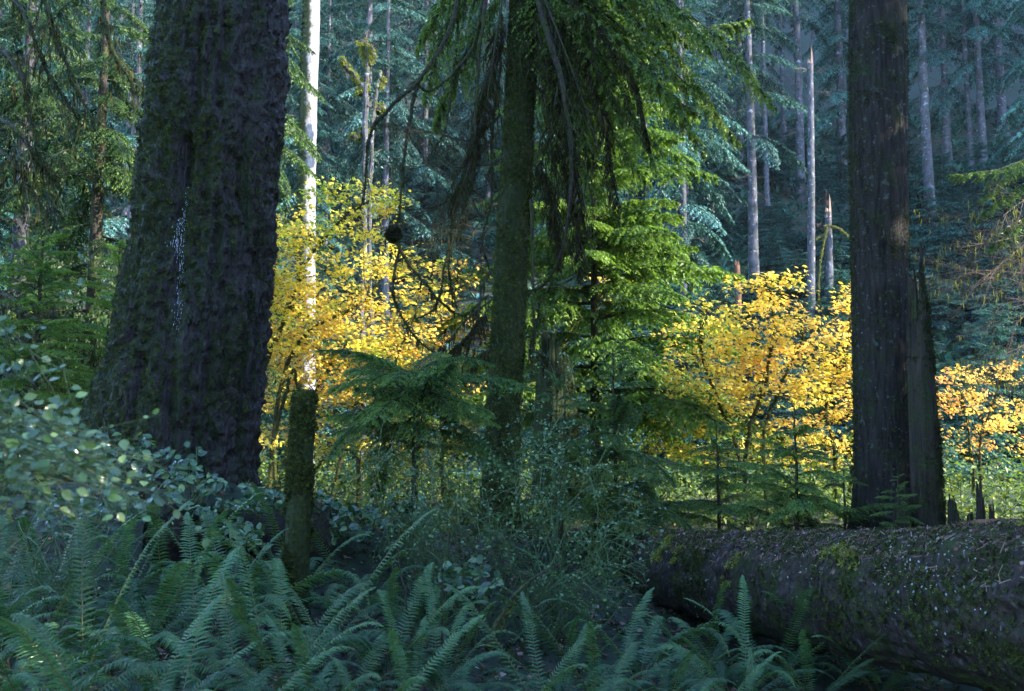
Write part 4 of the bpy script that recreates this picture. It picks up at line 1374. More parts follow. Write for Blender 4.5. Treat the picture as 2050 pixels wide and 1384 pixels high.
# ------------------------------------------------------------------ low growth
def sword_clump(n, L, w, rise):
    """a fern clump of plain arching fronds, for the far slope"""
    m = MB()
    for j in range(n):
        a = U(0, 6.28)
        s = np.linspace(0, 1, 3)
        l = L * U(.7, 1.2)
        P = np.stack([np.cos(a) * l * s * .8, np.sin(a) * l * s * .8, rise * l * s - .75 * l * s ** 2.2], -1)
        W = np.array([-math.sin(a), math.cos(a), 0]) * w
        pr = np.array([.5, 1, .05])[:, None]
        V = np.stack([P - W * pr, P + W * pr], 1).reshape(-1, 3)
        F = np.array([[2 * k, 2 * k + 1, 2 * k + 3, 2 * k + 2] for k in range(2)])
        m.add(V, F, U(0.1, .9))
    return np.concatenate(m.V), np.concatenate(m.F), np.concatenate(m.T)


m = MB()
n = 6400
Y = 34 + 50 * U(0, 1, n) ** 1.5
px = np.where(np.arange(n) % 5 < 3, U(1320, 2090, n), U(330, 1400, n))
x = (px - CX) / F_PX * Y
z = ground(x, Y)
for q in range(4):
    V, F, T_ = sword_clump(7, 0.85, 0.085, 1.15)
    k = np.arange(n)[q::4]
    R = rotz(U(0, 6.28, len(k))) * U(.6, 1.5, len(k))[:, None, None]
    VV = np.einsum('nij,vj->nvi', R, V) + np.stack([x[k], Y[k], z[k] - .03], -1)[:, None, :]
    FF = F[None] + (np.arange(len(k)) * len(V))[:, None, None]
    m.add(VV, FF.reshape(-1, 4), np.clip(T_[None] + rng.normal(size=(len(k), 1)) * .15, 0, 1).ravel())
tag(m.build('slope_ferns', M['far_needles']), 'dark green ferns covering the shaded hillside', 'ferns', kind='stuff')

# bright herbs, shrublets and fallen leaves on the clearing floor
m = MB()
n = 30000
Y = 15.2 + 19 * U(0, 1, n) ** 1.2
px = U(380, 2120, n)
x = (px - CX) / F_PX * Y
cl = fbm(np.stack([x * .8, Y * .8, 0 * x], -1), 61, 3)
h = np.maximum(0.05, 0.5 + 1.5 * cl) * U(0, 1, n) ** .8 * 1.45 + 0.03
Q = np.stack([x, Y, ground(x, Y) + h], -1)
scatter(m, SIMPLE, frames(np.array([0, -.2, .8]) + rng.normal(size=(n, 3)) * .5) * U(0.06, 0.15, n)[:, None, None], Q, np.clip(U(0, .8, n) + .3 * (h < .06), 0, 1))
tag(m.build('clearing_herbs', M['herb']), 'yellow-green herbs and fallen leaves on the sunny clearing floor', 'herbs', kind='stuff')
m = MB()
tw = []
for j in range(330):
    Y_ = U(15.5, 27)
    x_ = (U(430, 2100) - CX) / F_PX * Y_
    tw += twig_fan((x_, Y_, gz(x_, Y_)), (rng.normal() * .4, rng.normal() * .4, 1), U(.5, 1.7), .007, 1, 5, .6, .1)
add_twigs(m, tw, 0)
tag(m.build('thicket_stems', M['maple_stem']), 'thin mossy thicket stems crowding the clearing floor', 'thicket', kind='stuff')

# moss, twigs and leaf litter on the near ground
m = MB()
n = 9000
x, Y = U(-6, 6, n), U(2.5, 15, n)
Q = np.stack([x, Y, ground(x, Y) + .01], -1)
scatter(m, LEAF_DIAMOND, frames(np.array([0, 0, 1.0]) + rng.normal(size=(n, 3)) * .35) * U(0.03, 0.09, n)[:, None, None], Q, U(0, 1, n), 0)
scatter(m, TUFT, frames(np.array([0, 0, 1.0]) + rng.normal(size=(n, 3)) * .3) * U(0.02, 0.06, n)[:, None, None], Q + rng.normal(size=Q.shape) * [.1, .1, 0], U(0, .6, n), 1)
tag(m.build('leaf_litter', [M['litter'], M['moss']]), 'brown leaf litter and moss on the fern hollow floor', 'litter', kind='stuff')

# ------------------------------------------------------------------ splintered snag by the dark fir
def splintered(label, name, Y, cxpx, basepy, wpx, tops, mat, seed, inner=.62, moss_n=0, wob=0.06):
    """hollow broken trunk: wall of grain with a jagged crown; tops = [(px, py)] outline of the broken rim"""
    c = at(cxpx, basepy, Y)
    r = wpx / 2 * Y / F_PX
    g0 = gz(c[0], Y + r)
    t = placed(name, label, 'snag', (c[0], Y + r, g0))
    nu, nv = 110, 70
    th = np.arange(nu) * 2 * np.pi / nu
    pxs = np.array([p for p, _ in tops], float)
    zt = np.array([at(p, q, Y)[2] for p, q in tops])
    pxr = cxpx + np.cos(th) * wpx / 2
    top = np.interp(pxr, pxs, zt)
    back = np.sin(th) > 0
    saw = vnoise(np.stack([th * 7, th * 0, th * 0], -1), seed)
    top = g0 + (top - g0) * (1 - 0.16 * np.abs(saw) - 0.12 * back * U(0, 1, nu))
    s = np.linspace(0, 1, nv)[:, None]
    Z = (g0 - .3) + (top - g0 + .3)[None, :] * s
    R = r * (1.0 + .28 * np.exp(-(Z - g0) / .35) - .22 * (Z - g0) / (zt.max() - g0) + wob * vnoise(np.stack([np.cos(th)[None] * 3 + 0 * Z, np.sin(th)[None] * 3 + 0 * Z, Z * .5], -1), seed + 1) + .05 * vnoise(np.stack([np.broadcast_to(th * 9, Z.shape), Z * .7, 0 * Z], -1), seed + 2))
    R = R * (1 - .12 * s ** 6)
    P = np.stack([c[0] + R * np.cos(th), Y + r + R * np.sin(th), Z], -1)
    Pi = np.stack([c[0] + R * inner * np.cos(th), Y + r + R * inner * np.sin(th), Z - .02], -1)
    idx = np.arange(nv * nu).reshape(nv, nu)
    a, cc = idx[:-1], idx[1:]
    F = np.stack([a, np.roll(a, -1, 1), np.roll(cc, -1, 1), cc], -1).reshape(-1, 4)
    m = MB()
    m.add(P, F)
    m.add(Pi, F[:, ::-1])
    i1 = idx[-1]
    m.add(np.concatenate([P[-1], Pi[-1]]), np.stack([np.arange(nu), np.roll(np.arange(nu), -1), nu + np.roll(np.arange(nu), -1), nu + np.arange(nu)], -1))
    m.build('shell', M[mat], t)
    if moss_n:
        e1 = np.roll(P, -1, 1) - np.roll(P, 1, 1)
        N = norm(np.cross(e1, np.gradient(P, axis=0)))
        mm = MB()
        tufts_on(mm, P, N, moss_n, .02, (0, .7), np.clip(.2 + fbm(P * 3, seed, 2) + .5 * N[..., 0], 0.02, 1) * (N[..., 1] < .4))
        tag(mm.build('moss', M['moss'], t), kind='stuff')
    return t


splintered('tall splintered snag with jagged spikes leaning on the dark fir trunk', 'splintered_snag', 12.1, 1871, 1045, 62,
           [(1838, 620), (1845, 560), (1850, 500), (1856, 590), (1862, 490), (1866, 520), (1872, 462), (1878, 480), (1882, 560), (1888, 585), (1893, 590), (1896, 640), (1902, 690)], 'snag_wood', 5, moss_n=2600)
splintered('low jagged stump shard at the foot of the tall splintered snag', 'splintered_snag', 11.9, 1915, 1048, 26, [(1900, 1010), (1910, 985), (1917, 1000), (1925, 1020), (1930, 1040)], 'snag_wood', 6, moss_n=150)
splintered('slim pointed stump shard standing alone behind the log', 'splintered_snag', 11.2, 1969, 1050, 22, [(1958, 1010), (1964, 955), (1969, 948), (1974, 985), (1980, 1010)], 'snag_wood', 7, moss_n=80)
splintered('short blunt stump shard beside the slim pointed one', 'splintered_snag', 11.2, 1990, 1050, 14, [(1983, 1010), (1988, 995), (1993, 1000), (1997, 1020)], 'snag_wood', 8, moss_n=50)
splintered('tiny broken shard between the low and the slim stump shards', 'splintered_snag', 11.2, 1946, 1050, 16, [(1938, 1030), (1943, 1012), (1948, 1025), (1954, 1020)], 'snag_wood', 9, moss_n=50)
splintered('dark mossy rotted stump behind the leaning mossy hemlock', 'splintered_snag', 16.0, 1115, 1000, 100, [(1065, 690), (1080, 650), (1100, 670), (1120, 655), (1140, 690), (1165, 720)], 'mossy_bark', 10, moss_n=3500)
splintered('dark rotted stump shard half hidden by the low sapling', 'splintered_snag', 12.0, 1812, 1045, 40, [(1792, 1010), (1800, 985), (1812, 1000), (1822, 960), (1832, 990)], 'snag_wood', 12, moss_n=300)

# ------------------------------------------------------------------ mossy broken post among the ferns
SPY = 8.6
b = at(592, 1230, SPY)
t = placed('mossy_stump', 'slim broken stump pole wrapped in moss standing among the ferns', 'stump', (b[0], SPY, gz(b[0], SPY)))
Q = [at(586, 1330, SPY), at(592, 1200, SPY), at(600, 1000, SPY), at(610, 800, SPY)]
P, Sx, Nx = simple_trunk(t, Q, [0.115, 0.105, 0.102, 0.104], 'mossy_bark', 48, 160, 0.16)
m = MB()
tufts_on(m, Sx, Nx, 9000, 0.018, (0.0, 0.9), np.clip(.25 + 1.0 * fbm(Sx * 4, 5, 2) - .25 * Nx[..., 0], 0.02, 1))
moss_strands(m, P, 500, .02, .10, .007, (0.1, .8))
for k in range(160):
    pass
e = at(610, 797, SPY)
D = norm(rng.normal(size=(700, 3)) * [1, 1, .5] + [0, 0, .35])
scatter(m, TUFT, frames(D) * U(.015, .035, 700)[:, None, None], e + D * [.10, .10, .05] * U(.3, 1.05, 700)[:, None], U(.2, .9, 700))
ff = spline([e, e + [0, 0, .05], e + [.01, 0, .1]], 4)
tag(m.build('moss', M['moss'], t), kind='stuff')

# ------------------------------------------------------------------ the great fallen log
A, B = at(2230, 1055, 6.1), at(1130, 1062, 15.6)
rA, rB = 0.56, 0.37
A = A - [0, 0, rA]
B = B - [0, 0, rB]
nv = 300
s = np.linspace(0, 1, nv)
C = A + (B - A) * s[:, None] + np.stack([0 * s, 0 * s, -0.05 * np.sin(s * math.pi)], -1)
ax = norm(B - A)
sidev = norm(np.cross(ax, [0, 0, 1.0]))
upv = np.cross(sidev, ax)
R = rA + (rB - rA) * s


def logdisp(P, th, s_, D):
    q = np.stack([(P * ax).sum(-1), (P * sidev).sum(-1), (P * upv).sum(-1)], -1)
    return 0.028 * (1 - 2 * np.abs(vnoise(q * [1.6, 8, 8], 70))) + .03 * fbm(q * [5, 9, 9], 71, 3) + .02 * vnoise(q * [.9, 2, 2], 74)


P, N, F = grid_surface(C, np.tile(sidev, (nv, 1)), np.tile(upv, (nv, 1)), R, 130, logdisp)
t = placed('fallen_log', 'huge fallen log with mossy bark and needle litter along its top', 'log', (C[nv // 2][0], C[nv // 2][1], gz(*C[nv // 2][:2])))
MB().add(P, F).build('trunk', M['log_bark'], t, smooth=True)
m = MB()
for kk, rev in ((0, 1), (-1, -1)):
    V = np.concatenate([P[kk], C[kk][None]])
    nu = 130
    m.add(V, np.stack([np.arange(nu), np.roll(np.arange(nu), -rev), np.full(nu, nu)], -1))
m.build('cut_ends', M['rotten_wood'], t)
front = np.clip(-(N * sidev).sum(-1) if sidev[1] > 0 else (N * sidev).sum(-1), -1, 1)
upn = N[..., 2]
pt = fbm(P * 2.6, 80, 3)
m = MB()
wgt = np.clip(.25 + 1.3 * pt + .25 * upn, 0, 1) * (upn > -.55)
tufts_on(m, P, N, 26000, .019, (0.0, 0.8), wgt)
tag(m.build('moss', M['moss'], t), kind='stuff')
m = MB()
w2 = np.clip(fbm(P * 3.5, 84, 2) - .33, 0, 1) * np.clip(upn - .1, 0, 1)
tufts_on(m, P, N, 4200, .022, (.2, 1), w2)
tag(m.build('moss_cushions', M['bright_moss'], t), 'bright yellow-green moss cushions', kind='stuff')
m = MB()
sl = (np.array([[-.5, -.05, 0], [.5, -.04, .02], [.5, .04, .02], [-.5, .05, 0]]), np.array([[0, 1, 2, 3]]))
tufts_on(m, P + N * .01, N, 12000, .055, (0.2, 1), np.clip(upn - .35, 0, 1) * np.clip(.7 + pt, 0, 1), tmpl=sl)
tufts_on(m, P + N * .01, N, 4200, .026, (.3, 1), np.clip(upn - .45, 0, 1), tmpl=LEAF_DIAMOND)
tag(m.build('needle_litter', M['litter'], t), kind='stuff')
m = MB()
tufts_on(m, P + N * .004, N, 130, .016, (0, .3), np.clip(.15 + fbm(P * 3, 87, 2), 0, 1) * (upn > -.4), tmpl=BROAD)
for (px, py, n_, sp) in [(1835, 1130, 60, .05), (1828, 1160, 40, .04), (1580, 1150, 20, .04), (1410, 1190, 25, .05), (1700, 1070, 18, .06), (1880, 1080, 20, .05), (1900, 1240, 25, .06)]:
    tgt = at(px, py, 9.0)
    ray = norm(tgt - np.array([0, 0, CAM_Z]))
    rel = P.reshape(-1, 3) - np.array([0, 0, CAM_Z])
    dist = np.linalg.norm(rel - (rel @ ray)[:, None] * ray, axis=1) + 10 * ((N.reshape(-1, 3) @ ray) > 0)
    k = rng.choice(np.argsort(dist)[:500], n_)
    scatter(m, BROAD, frames(N.reshape(-1, 3)[k] + .4 * rng.normal(size=(n_, 3))) * U(.010, .024, n_)[:, None, None], P.reshape(-1, 3)[k] + N.reshape(-1, 3)[k] * .015, U(.4, 1, n_))
tag(m.build('lichen', M['lichen'], t), kind='stuff')
# slab of fresh red bark lying on the log end
m = MB()
q = at(1925, 1052, 8.0); q2 = at(2060, 1046, 7.6)
V, F = tube(spline([q, (q + q2) / 2 + [0, 0, .01], q2], 8), np.array([.01, .03, .035, .03, .035, .03, .03, .02]), 5)
m.add(V, F)
tag(m.build('bark_slab', M['red_snag']), 'strip of reddish rotten bark lying on top of the fallen log', 'bark')

# rotting nurse log in the bank
A, B = at(300, 1075, 9.3), at(640, 1080, 10.2)
nv = 120
s = np.linspace(0, 1, nv)
C = A + (B - A) * s[:, None]
ax = norm(B - A); sidev = norm(np.cross(ax, [0, 0, 1.0])); upv = np.cross(sidev, ax)
P, N, F = grid_surface(C, np.tile(sidev, (nv, 1)), np.tile(upv, (nv, 1)), 0.27 + .04 * np.sin(s * 9), 80, lambda p, th, s_, D: .05 * fbm(p * 5, 91, 3) + .03 * vnoise(p * [2, 2, 9], 92))
t = placed('rotten_log', 'black rotting log sunk in the bank below the great spruce', 'log', (C[60][0], C[60][1], gz(C[60][0], C[60][1])))
MB().add(P, F).build('trunk', M['rotten_wood'], t, smooth=True)
m = MB()
tufts_on(m, P, N, 1200, .02, (0, .5), np.clip(N[..., 2], 0, 1))
tag(m.build('moss', M['moss'], t), kind='stuff')
# a thin dead stick leaning in the ferns
m = MB()
P = spline([at(975, 1300, 7.6), at(1010, 1230, 7.8), at(1060, 1170, 8.0), at(1120, 1130, 8.2)], 16)
m.add(*tube(jit(P, .008), np.linspace(.02, .008, 16), 6))
mossy_tube(m, P[:9], np.linspace(.022, .018, 9), 6, 0, 1, dens=2500, size=.02)
tag(m.build('fallen_stick', [M['limb_bark'], M['moss']]), 'mossy fallen stick propped beneath the huckleberry bush', 'stick')

# ------------------------------------------------------------------ sword ferns: each frond a part
def frond_mesh(L, rise, droop, np_=46, w=0.085, twist=0.0):
    m = MB()
    tb_ = U(.2, .75)
    k = 16
    s = np.linspace(0, 1, k)
    P = np.stack([L * (s - .18 * s ** 3), rng.normal(size=k).cumsum() * .004 * L, rise * L * s - droop * L * s ** 2.3], -1)
    m.add(*tube(P, np.linspace(.0045, .0012, k), 4), 0.5, 1)
    t = np.linspace(.14, .995, np_)
    f = t * (k - 1)
    i = np.minimum(f.astype(int), k - 2)
    O = P[i] + (P[i + 1] - P[i]) * (f - i)[:, None]
    T = norm(P[i + 1] - P[i])
    Sd = np.tile([0, 1.0, 0], (np_, 1))
    Up = norm(np.cross(T, Sd))
    Up = Up * np.sign(Up[:, 2:3] + 1e-6)
    for sg in (1, -1):
        ln = w * (np.minimum(1, (t - .1) * 5 + .35)) * np.clip((1.02 - t) * 2.2, .06, 1) ** .8 * U(.88, 1.08, np_)
        d = norm(Sd * sg + T * (.28 + .25 * t)[:, None] - Up * (.12 + rng.normal(size=np_) * .10)[:, None])
        wd = T * (L / np_ * .40)
        tip = O + d * ln[:, None] - Up * (ln * .18)[:, None]
        mid = O + d * (ln * .45)[:, None] + Up * (ln * .04)[:, None]
        V = np.stack([O - wd * .55, mid - wd * .85, tip, mid + wd * .85, O + wd * .75, mid + Up * .0035], 1)
        F = np.array([[0, 1, 5], [1, 2, 5], [2, 3, 5], [3, 4, 5], [4, 0, 5]])
        FF = F[None] + (np.arange(np_) * 6)[:, None, None]
        tt = np.clip(tb_ + rng.normal(size=np_) * .12 + .15 * t, 0, 1)
        m.add(V, FF.reshape(-1, 3), np.repeat(tt, 6), 0)
    return m.mesh('frond', [M['fern'], M['fern_stalk']])


FR = [frond_mesh(1.0, 1.15, .72), frond_mesh(1.0, .95, .75), frond_mesh(1.0, 1.45, .75), frond_mesh(1.0, .75, .62), frond_mesh(1.0, 1.3, .95), frond_mesh(1.0, .55, .5), frond_mesh(1.0, 1.0, 1.0), frond_mesh(1.0, 1.7, .7)]
GREEN_FERN = None


def fern(label, px, Y, L, n=11, spread=None, dz=0.0, group=None):
    x = (px - CX) / F_PX * Y
    t = thing('sword_fern', label, 'fern', (x, Y, gz(x, Y) + dz), group, U(0, 6.28))
    for j in range(n):
        o = obj('frond', FR[int(U(0, len(FR)))], t)
        s = L * U(.75, 1.15)
        o.rotation_euler = (U(-.25, .25), U(-.22, .18), j * 6.283 / n + U(-.35, .35))
        o.scale = (s, s * U(.9, 1.15), s)
        o.location = (U(-.03, .03), U(-.03, .03), U(0, .04))
    return t


GF = 'sword ferns filling the hollow'
LF = 'lush sword fern among the crowd of ferns'
for lab, px, Y, L, n, g in [
        ('tall upright sword fern at the foot of the mossy stump pole', 650, 7.7, 1.2, 13, None), ('arching sword fern with long fronds in front of the mossy stump pole', 560, 6.3, 1.0, 13, None),
        ('sword fern sending a long frond across the black rotten log', 470, 8.2, 1.25, 11, None), ('sword fern under the small-leaved glossy bush', 60, 6.4, 1.1, 12, None),
        ('sword fern below the log where its underside meets the bush', 1270, 8.6, 1.05, 12, None), ('sword fern spreading beside the mossy fallen stick', 1100, 6.5, .9, 12, None)]:
    fern(lab, px, Y, L, n, None, 0, g)
for px, Y, L in [(190, 6.0, 1.05), (290, 6.8, 1.05), (360, 5.6, .95), (420, 6.9, 1.0), (130, 5.0, .9), (260, 4.7, .85), (440, 5.0, .85), (520, 5.6, .85), (30, 5.2, .95), (640, 5.6, .8), (700, 6.4, .85), (780, 7.2, .85), (830, 6.4, .7), (740, 5.6, .7), (880, 7.2, .75), (930, 6.6, .65),
                 (340, 7.6, 1.0), (240, 7.6, 1.0), (120, 7.4, 1.05), (1010, 6.2, .75), (1180, 6.0, .75), (1210, 7.2, .85), (1330, 7.6, .85), (1400, 8.4, .95), (1470, 7.8, .85), (1540, 8.6, .9), (1610, 7.8, .75), (1680, 8.8, .8), (1740, 8.2, .7), (1280, 6.3, .7), (1380, 6.6, .7), (1490, 6.8, .65), (1830, 8.6, .6), (1120, 7.6, .8), (-40, 6.5, 1.1), (600, 9.3, .9), (720, 8.8, .8), (850, 8.6, .7)]:
    lab, g = ((LF + ' under the fallen log', GF + ' under the log') if px >= 1200 else (LF + ' past the mossy stump pole', GF + ' past the stump pole') if px >= 620 else (LF + ' below the spruce bank', GF + ' below the bank'))
    fern(lab, px, Y, L, int(U(9, 14)), None, 0, g)

# ------------------------------------------------------------------ salal and other broad-leaved shrubs: leaves are parts
def leaf_mesh(name, mat, tint):
    m = MB()
    V = BROAD[0].copy()
    V[:, 1] *= U(.8, 1.1)
    V[:, 2] += U(-.1, .1) * V[:, 0] ** 2
    m.add(V, BROAD[1], tint)
    return m.mesh(name, [M[mat]], True)


SAL = [leaf_mesh('leaf', 'salal', t_) for t_ in (.1, .3, .45, .6, .75, .95)]
HUC = [leaf_mesh('leaf', 'huckle_leaf', t_) for t_ in (.1, .35, .55, .75, 1.0)]


def leafy_shrub(name, label, base, tips, meshes, size, per, stem_r, stem_mat, cat='shrub', flat=.45, group=None, sub=0, side_in=False, leaf_mat_='salal'):
    t = placed(name, label, cat, base, group)
    base = np.asarray(base, float)
    m, rest, made = MB(), MB(), 0
    for tp in tips:
        tp = np.asarray(tp, float)
        b_ = base + rng.normal(size=3) * [.12, .12, 0]
        if side_in:
            mid = b_ * .55 + tp * .45
            mid[2] = tp[2] + U(-.12, .10)
        else:
            mid = (b_ + tp) / 2 + [0, 0, .25 * np.linalg.norm((tp - b_)[:2])]
        P = jit(spline([b_, mid, tp], 14), .008)
        m.add(*tube(P, np.linspace(stem_r, stem_r * .35, 14), 4), .6)
        curves = [P[7:]]
        for j in range(sub):
            i = int(U(7, 13))
            tw = twig_fan(P[i], norm(P[i + 1 if i < 13 else 13] - P[i - 1]) + rng.normal(size=3) * .5, U(.12, .3), stem_r * .4, 0)
            add_twigs(m, tw, 0, 3, .6)
            curves.append(tw[0][0])
        for c in curves:
            nl = max(2, int(per / len(curves)))
            for j in range(nl):
                f = U(.05, 1) * (len(c) - 1.01)
                i = int(f)
                q = c[i] + (c[i + 1] - c[i]) * (f - i)
                T = norm(c[i + 1] - c[i])
                sd = norm(np.cross(T, [0, 0, 1.0])) * (1 if j % 2 else -1)
                Nn = norm(np.array([0, -.62, .8]) + rng.normal(size=3) * flat)
                X = T * .4 + sd + rng.normal(size=3) * .4 + [0, 0, -.15]
                X = norm(X - Nn * (X @ Nn))
                Yv = np.cross(Nn, X)
                s_ = size * U(.65, 1.25)
                R3 = np.stack([X, Yv, Nn], -1) * s_
                q = q + sd * .01
                if made < 300:
                    o = obj('leaf', meshes[int(U(0, len(meshes)))], t)
                    mat4 = np.eye(4)
                    mat4[:3, :3] = R3
                    mat4[:3, 3] = q - base
                    o.matrix_local = Matrix(mat4.tolist())
                else:
                    rest.add(BROAD[0] @ R3.T + q, BROAD[1], U(.1, .9))
                made += 1
    m.build('stems', M[stem_mat], t)
    if rest.V:
        tag(rest.build('foliage', M[leaf_mat_], t, smooth=True), kind='stuff')
    return t


def px_tips(lst, Yj=.25):
    return [at(p[0] + U(-8, 8), p[1] + U(-8, 8), p[2] + U(-Yj, Yj)) for p in lst]


def gbase(px, Y):
    x = (px - CX) / F_PX * Y
    return np.array([x, Y, gz(x, Y)])


# the out-of-focus bush close to the camera
near = []
for _ in range(60):
    u = U(0, 1)
    px_ = 20 + 330 * u
    top = 800 + 130 * u
    near.append((px_, U(top, 900 + 110 * u + 30), U(2.5, 3.3)))
near += [(90, 770, 3.0), (150, 750, 3.1), (185, 720, 3.2), (60, 760, 2.9), (120, 735, 3.1), (340, 970, 3.1), (330, 930, 3.2), (200, 1040, 2.8), (215, 1050, 2.7)]
leafy_shrub('huckleberry_bush', 'blurred small-leaved glossy bush overhanging the ferns close by', gbase(-420, 3.0), px_tips(near), HUC, .032, 15, .004, 'green_twig', flat=.45, sub=3, side_in=True, leaf_mat_='huckle_leaf')
# a second sprig further along
SB = [
    ('glossy salal bush climbing the foot of the great spruce', gbase(230, 9.9), [(165, 850, 9.8), (195, 855, 9.6), (240, 870, 9.6), (290, 880, 9.6), (180, 890, 9.5), (260, 910, 9.5), (320, 900, 9.6), (150, 880, 9.6), (215, 840, 9.9)]),
    ('glossy salal bush hiding the flared root of the great spruce', gbase(400, 10.0), [(340, 905, 9.7), (380, 925, 9.6), (420, 950, 9.6), (450, 970, 9.6), (370, 960, 9.4), (330, 940, 9.4), (430, 985, 9.4), (400, 900, 9.9)]),
    ('salal trailing over the black rotten log', gbase(470, 9.6), [(390, 1010, 9.2), (430, 1030, 9.2), (480, 1050, 9.2), (520, 1060, 9.2), (350, 1000, 9.2), (500, 1085, 9.1), (455, 1000, 9.4), (530, 1100, 9.1)]),
    ('salal growing on the bank between the great spruce and the stump pole', gbase(520, 10.6), [(490, 980, 10.4), (520, 985, 10.4), (550, 990, 10.4), (570, 1010, 10.3), (480, 1010, 10.2), (540, 1030, 10.2), (500, 1030, 10.2)]),
    ('salal crowding the ground past the mossy stump pole', gbase(690, 10.8), [(640, 990, 10.6), (670, 1000, 10.6), (700, 1020, 10.5), (740, 1030, 10.5), (650, 1040, 10.4), (690, 1060, 10.3), (730, 1070, 10.3), (660, 1080, 10.2), (780, 1050, 10.4)]),
    ('salal with pale new leaves under the flat-topped sapling', gbase(800, 10.9), [(770, 1000, 10.7), (810, 1010, 10.7), (850, 1030, 10.6), (790, 1060, 10.5), (830, 1080, 10.4), (870, 1060, 10.5), (850, 990, 10.8)]),
    ('bluish salal low in the shade beneath the huckleberry bush', gbase(930, 9.2), [(890, 1120, 9.0), (930, 1130, 9.0), (960, 1110, 9.0), (900, 1180, 8.9), (950, 1190, 8.9), (880, 1150, 9.0), (990, 1160, 9.0)]),
    ('salal poking out of the bank under the small-leaved glossy bush', gbase(150, 8.4), [(60, 960, 8.2), (120, 980, 8.2), (180, 970, 8.2), (230, 990, 8.2), (280, 985, 8.4), (320, 1000, 8.6), (90, 1020, 8.1)]),
]
for lab, bs, tips in SB:
    leafy_shrub('salal_bush', lab, bs, px_tips(tips, .15) + px_tips(tips, .35), SAL, .085, 12, .006, 'green_twig', flat=.42)


# ------------------------------------------------------------------ fine-twigged huckleberry bushes
def huck(name, label, base, blobs, nst, leaf_n, leaf=.022, tint=(0.1, 1)):
    t = placed(name, label, 'shrub', base)
    m, lv = MB(), MB()
    tw = []
    for j in range(nst):
        c = blobs[j % len(blobs)]
        e = at(c[0] + rng.normal() * c[2], c[1] + rng.normal() * c[3], c[4] + rng.normal() * .35)
        b_ = np.asarray(base) + rng.normal(size=3) * [.2, .2, 0]
        mid = (b_ + e) / 2 + rng.normal(size=3) * .12 + [0, 0, .1]
        P = jit(spline([b_, mid, e], 5), .02)
        tw.append((P, np.linspace(.007, .0025, 5)))
        for q in range(7):
            i = int(U(1, 4.99))
            i = min(i, 3)
            sub = twig_fan(P[i] + (P[i + 1] - P[i]) * U(0, 1), P[i + 1] - P[i] + rng.normal(size=3) * .35, U(.25, .55), .0050, 1, 6, 1.0, .9)
            tw += sub
    add_twigs(m, tw, 0, 3, U(0, 1))
    m.build('stems', M['green_twig'], t)
    ends = np.concatenate([c[2:] for c, _ in tw])
    hi = np.argsort(-ends[:, 2] + rng.normal(size=len(ends)) * .45)
    k = rng.choice(hi[:int(len(hi) * .7)], leaf_n)
    scatter(lv, BROAD, frames(np.array([0, -.2, .9]) + rng.normal(size=(leaf_n, 3)) * .5) * U(.6, 1.4, leaf_n)[:, None, None] * leaf, ends[k] + rng.normal(size=(leaf_n, 3)) * .015, U(tint[0], tint[1], leaf_n))
    lv.build('foliage', M['huckle_leaf'], t)
    return t


huck('huckleberry_bush', 'tangled green-twigged huckleberry bush half hiding the thin end of the log', gbase(1090, 9.9),
     [(1000, 1000, 40, 40, 9.7), (1080, 940, 50, 50, 9.8), (1150, 1000, 60, 50, 9.8), (1230, 1040, 40, 40, 9.6), (1120, 1090, 60, 40, 9.5), (1220, 1140, 40, 40, 9.4), (1040, 1130, 50, 40, 9.4), (1150, 1180, 50, 30, 9.3), (930, 1060, 40, 40, 9.6)], 42, 1500, .032)
huck('huckleberry_bush', 'leafy upright huckleberry bush in front of the leaning mossy hemlock', gbase(1110, 11.6),
     [(1090, 820, 50, 30, 11.5), (1130, 870, 50, 40, 11.5), (1060, 880, 40, 40, 11.5), (1170, 930, 50, 40, 11.4), (1100, 760, 30, 30, 11.6)], 13, 750, .034)
huck('huckleberry_bush', 'sparse huckleberry bush with drooping twigs beside the flat-topped sapling', gbase(880, 10.0),
     [(860, 960, 40, 40, 9.9), (800, 930, 40, 40, 9.9), (900, 1040, 40, 40, 9.7), (780, 1060, 40, 40, 9.7), (850, 1130, 50, 40, 9.5)], 34, 1300, .032)
huck('huckleberry_bush', 'twiggy bush low under the small-leaved glossy bush', gbase(120, 7.0),
     [(60, 1040, 40, 25, 6.9), (140, 1050, 40, 25, 6.9), (220, 1060, 40, 20, 6.9), (300, 1050, 30, 20, 6.9)], 10, 300, .018, (0, .6))

# thin dark saplings stems by the stump pole
for lab, pts in [('thin bare leader stem rising through the hollow', [(885, 1330, 7.9), (888, 1200, 7.9), (885, 1100, 7.9)]), ('forked dark leader stem in the fern hollow', [(825, 1330, 7.6), (820, 1250, 7.6), (808, 1190, 7.6), (795, 1090, 7.7)])]:
    m = MB()
    Q = [at(*p) for p in pts]
    Q[0][2] = gz(Q[0][0], Q[0][1]) - .05
    P = jit(spline(Q, 14), .006)
    m.add(*tube(P, np.linspace(.013, .005, 14), 6))
    add_twigs(m, twig_fan(P[9], (.3, 0, 1), .4, .005, 1, 5, .5, .1), 0)
    tag(m.build('leader_sapling', M['limb_bark']), lab, 'stem')

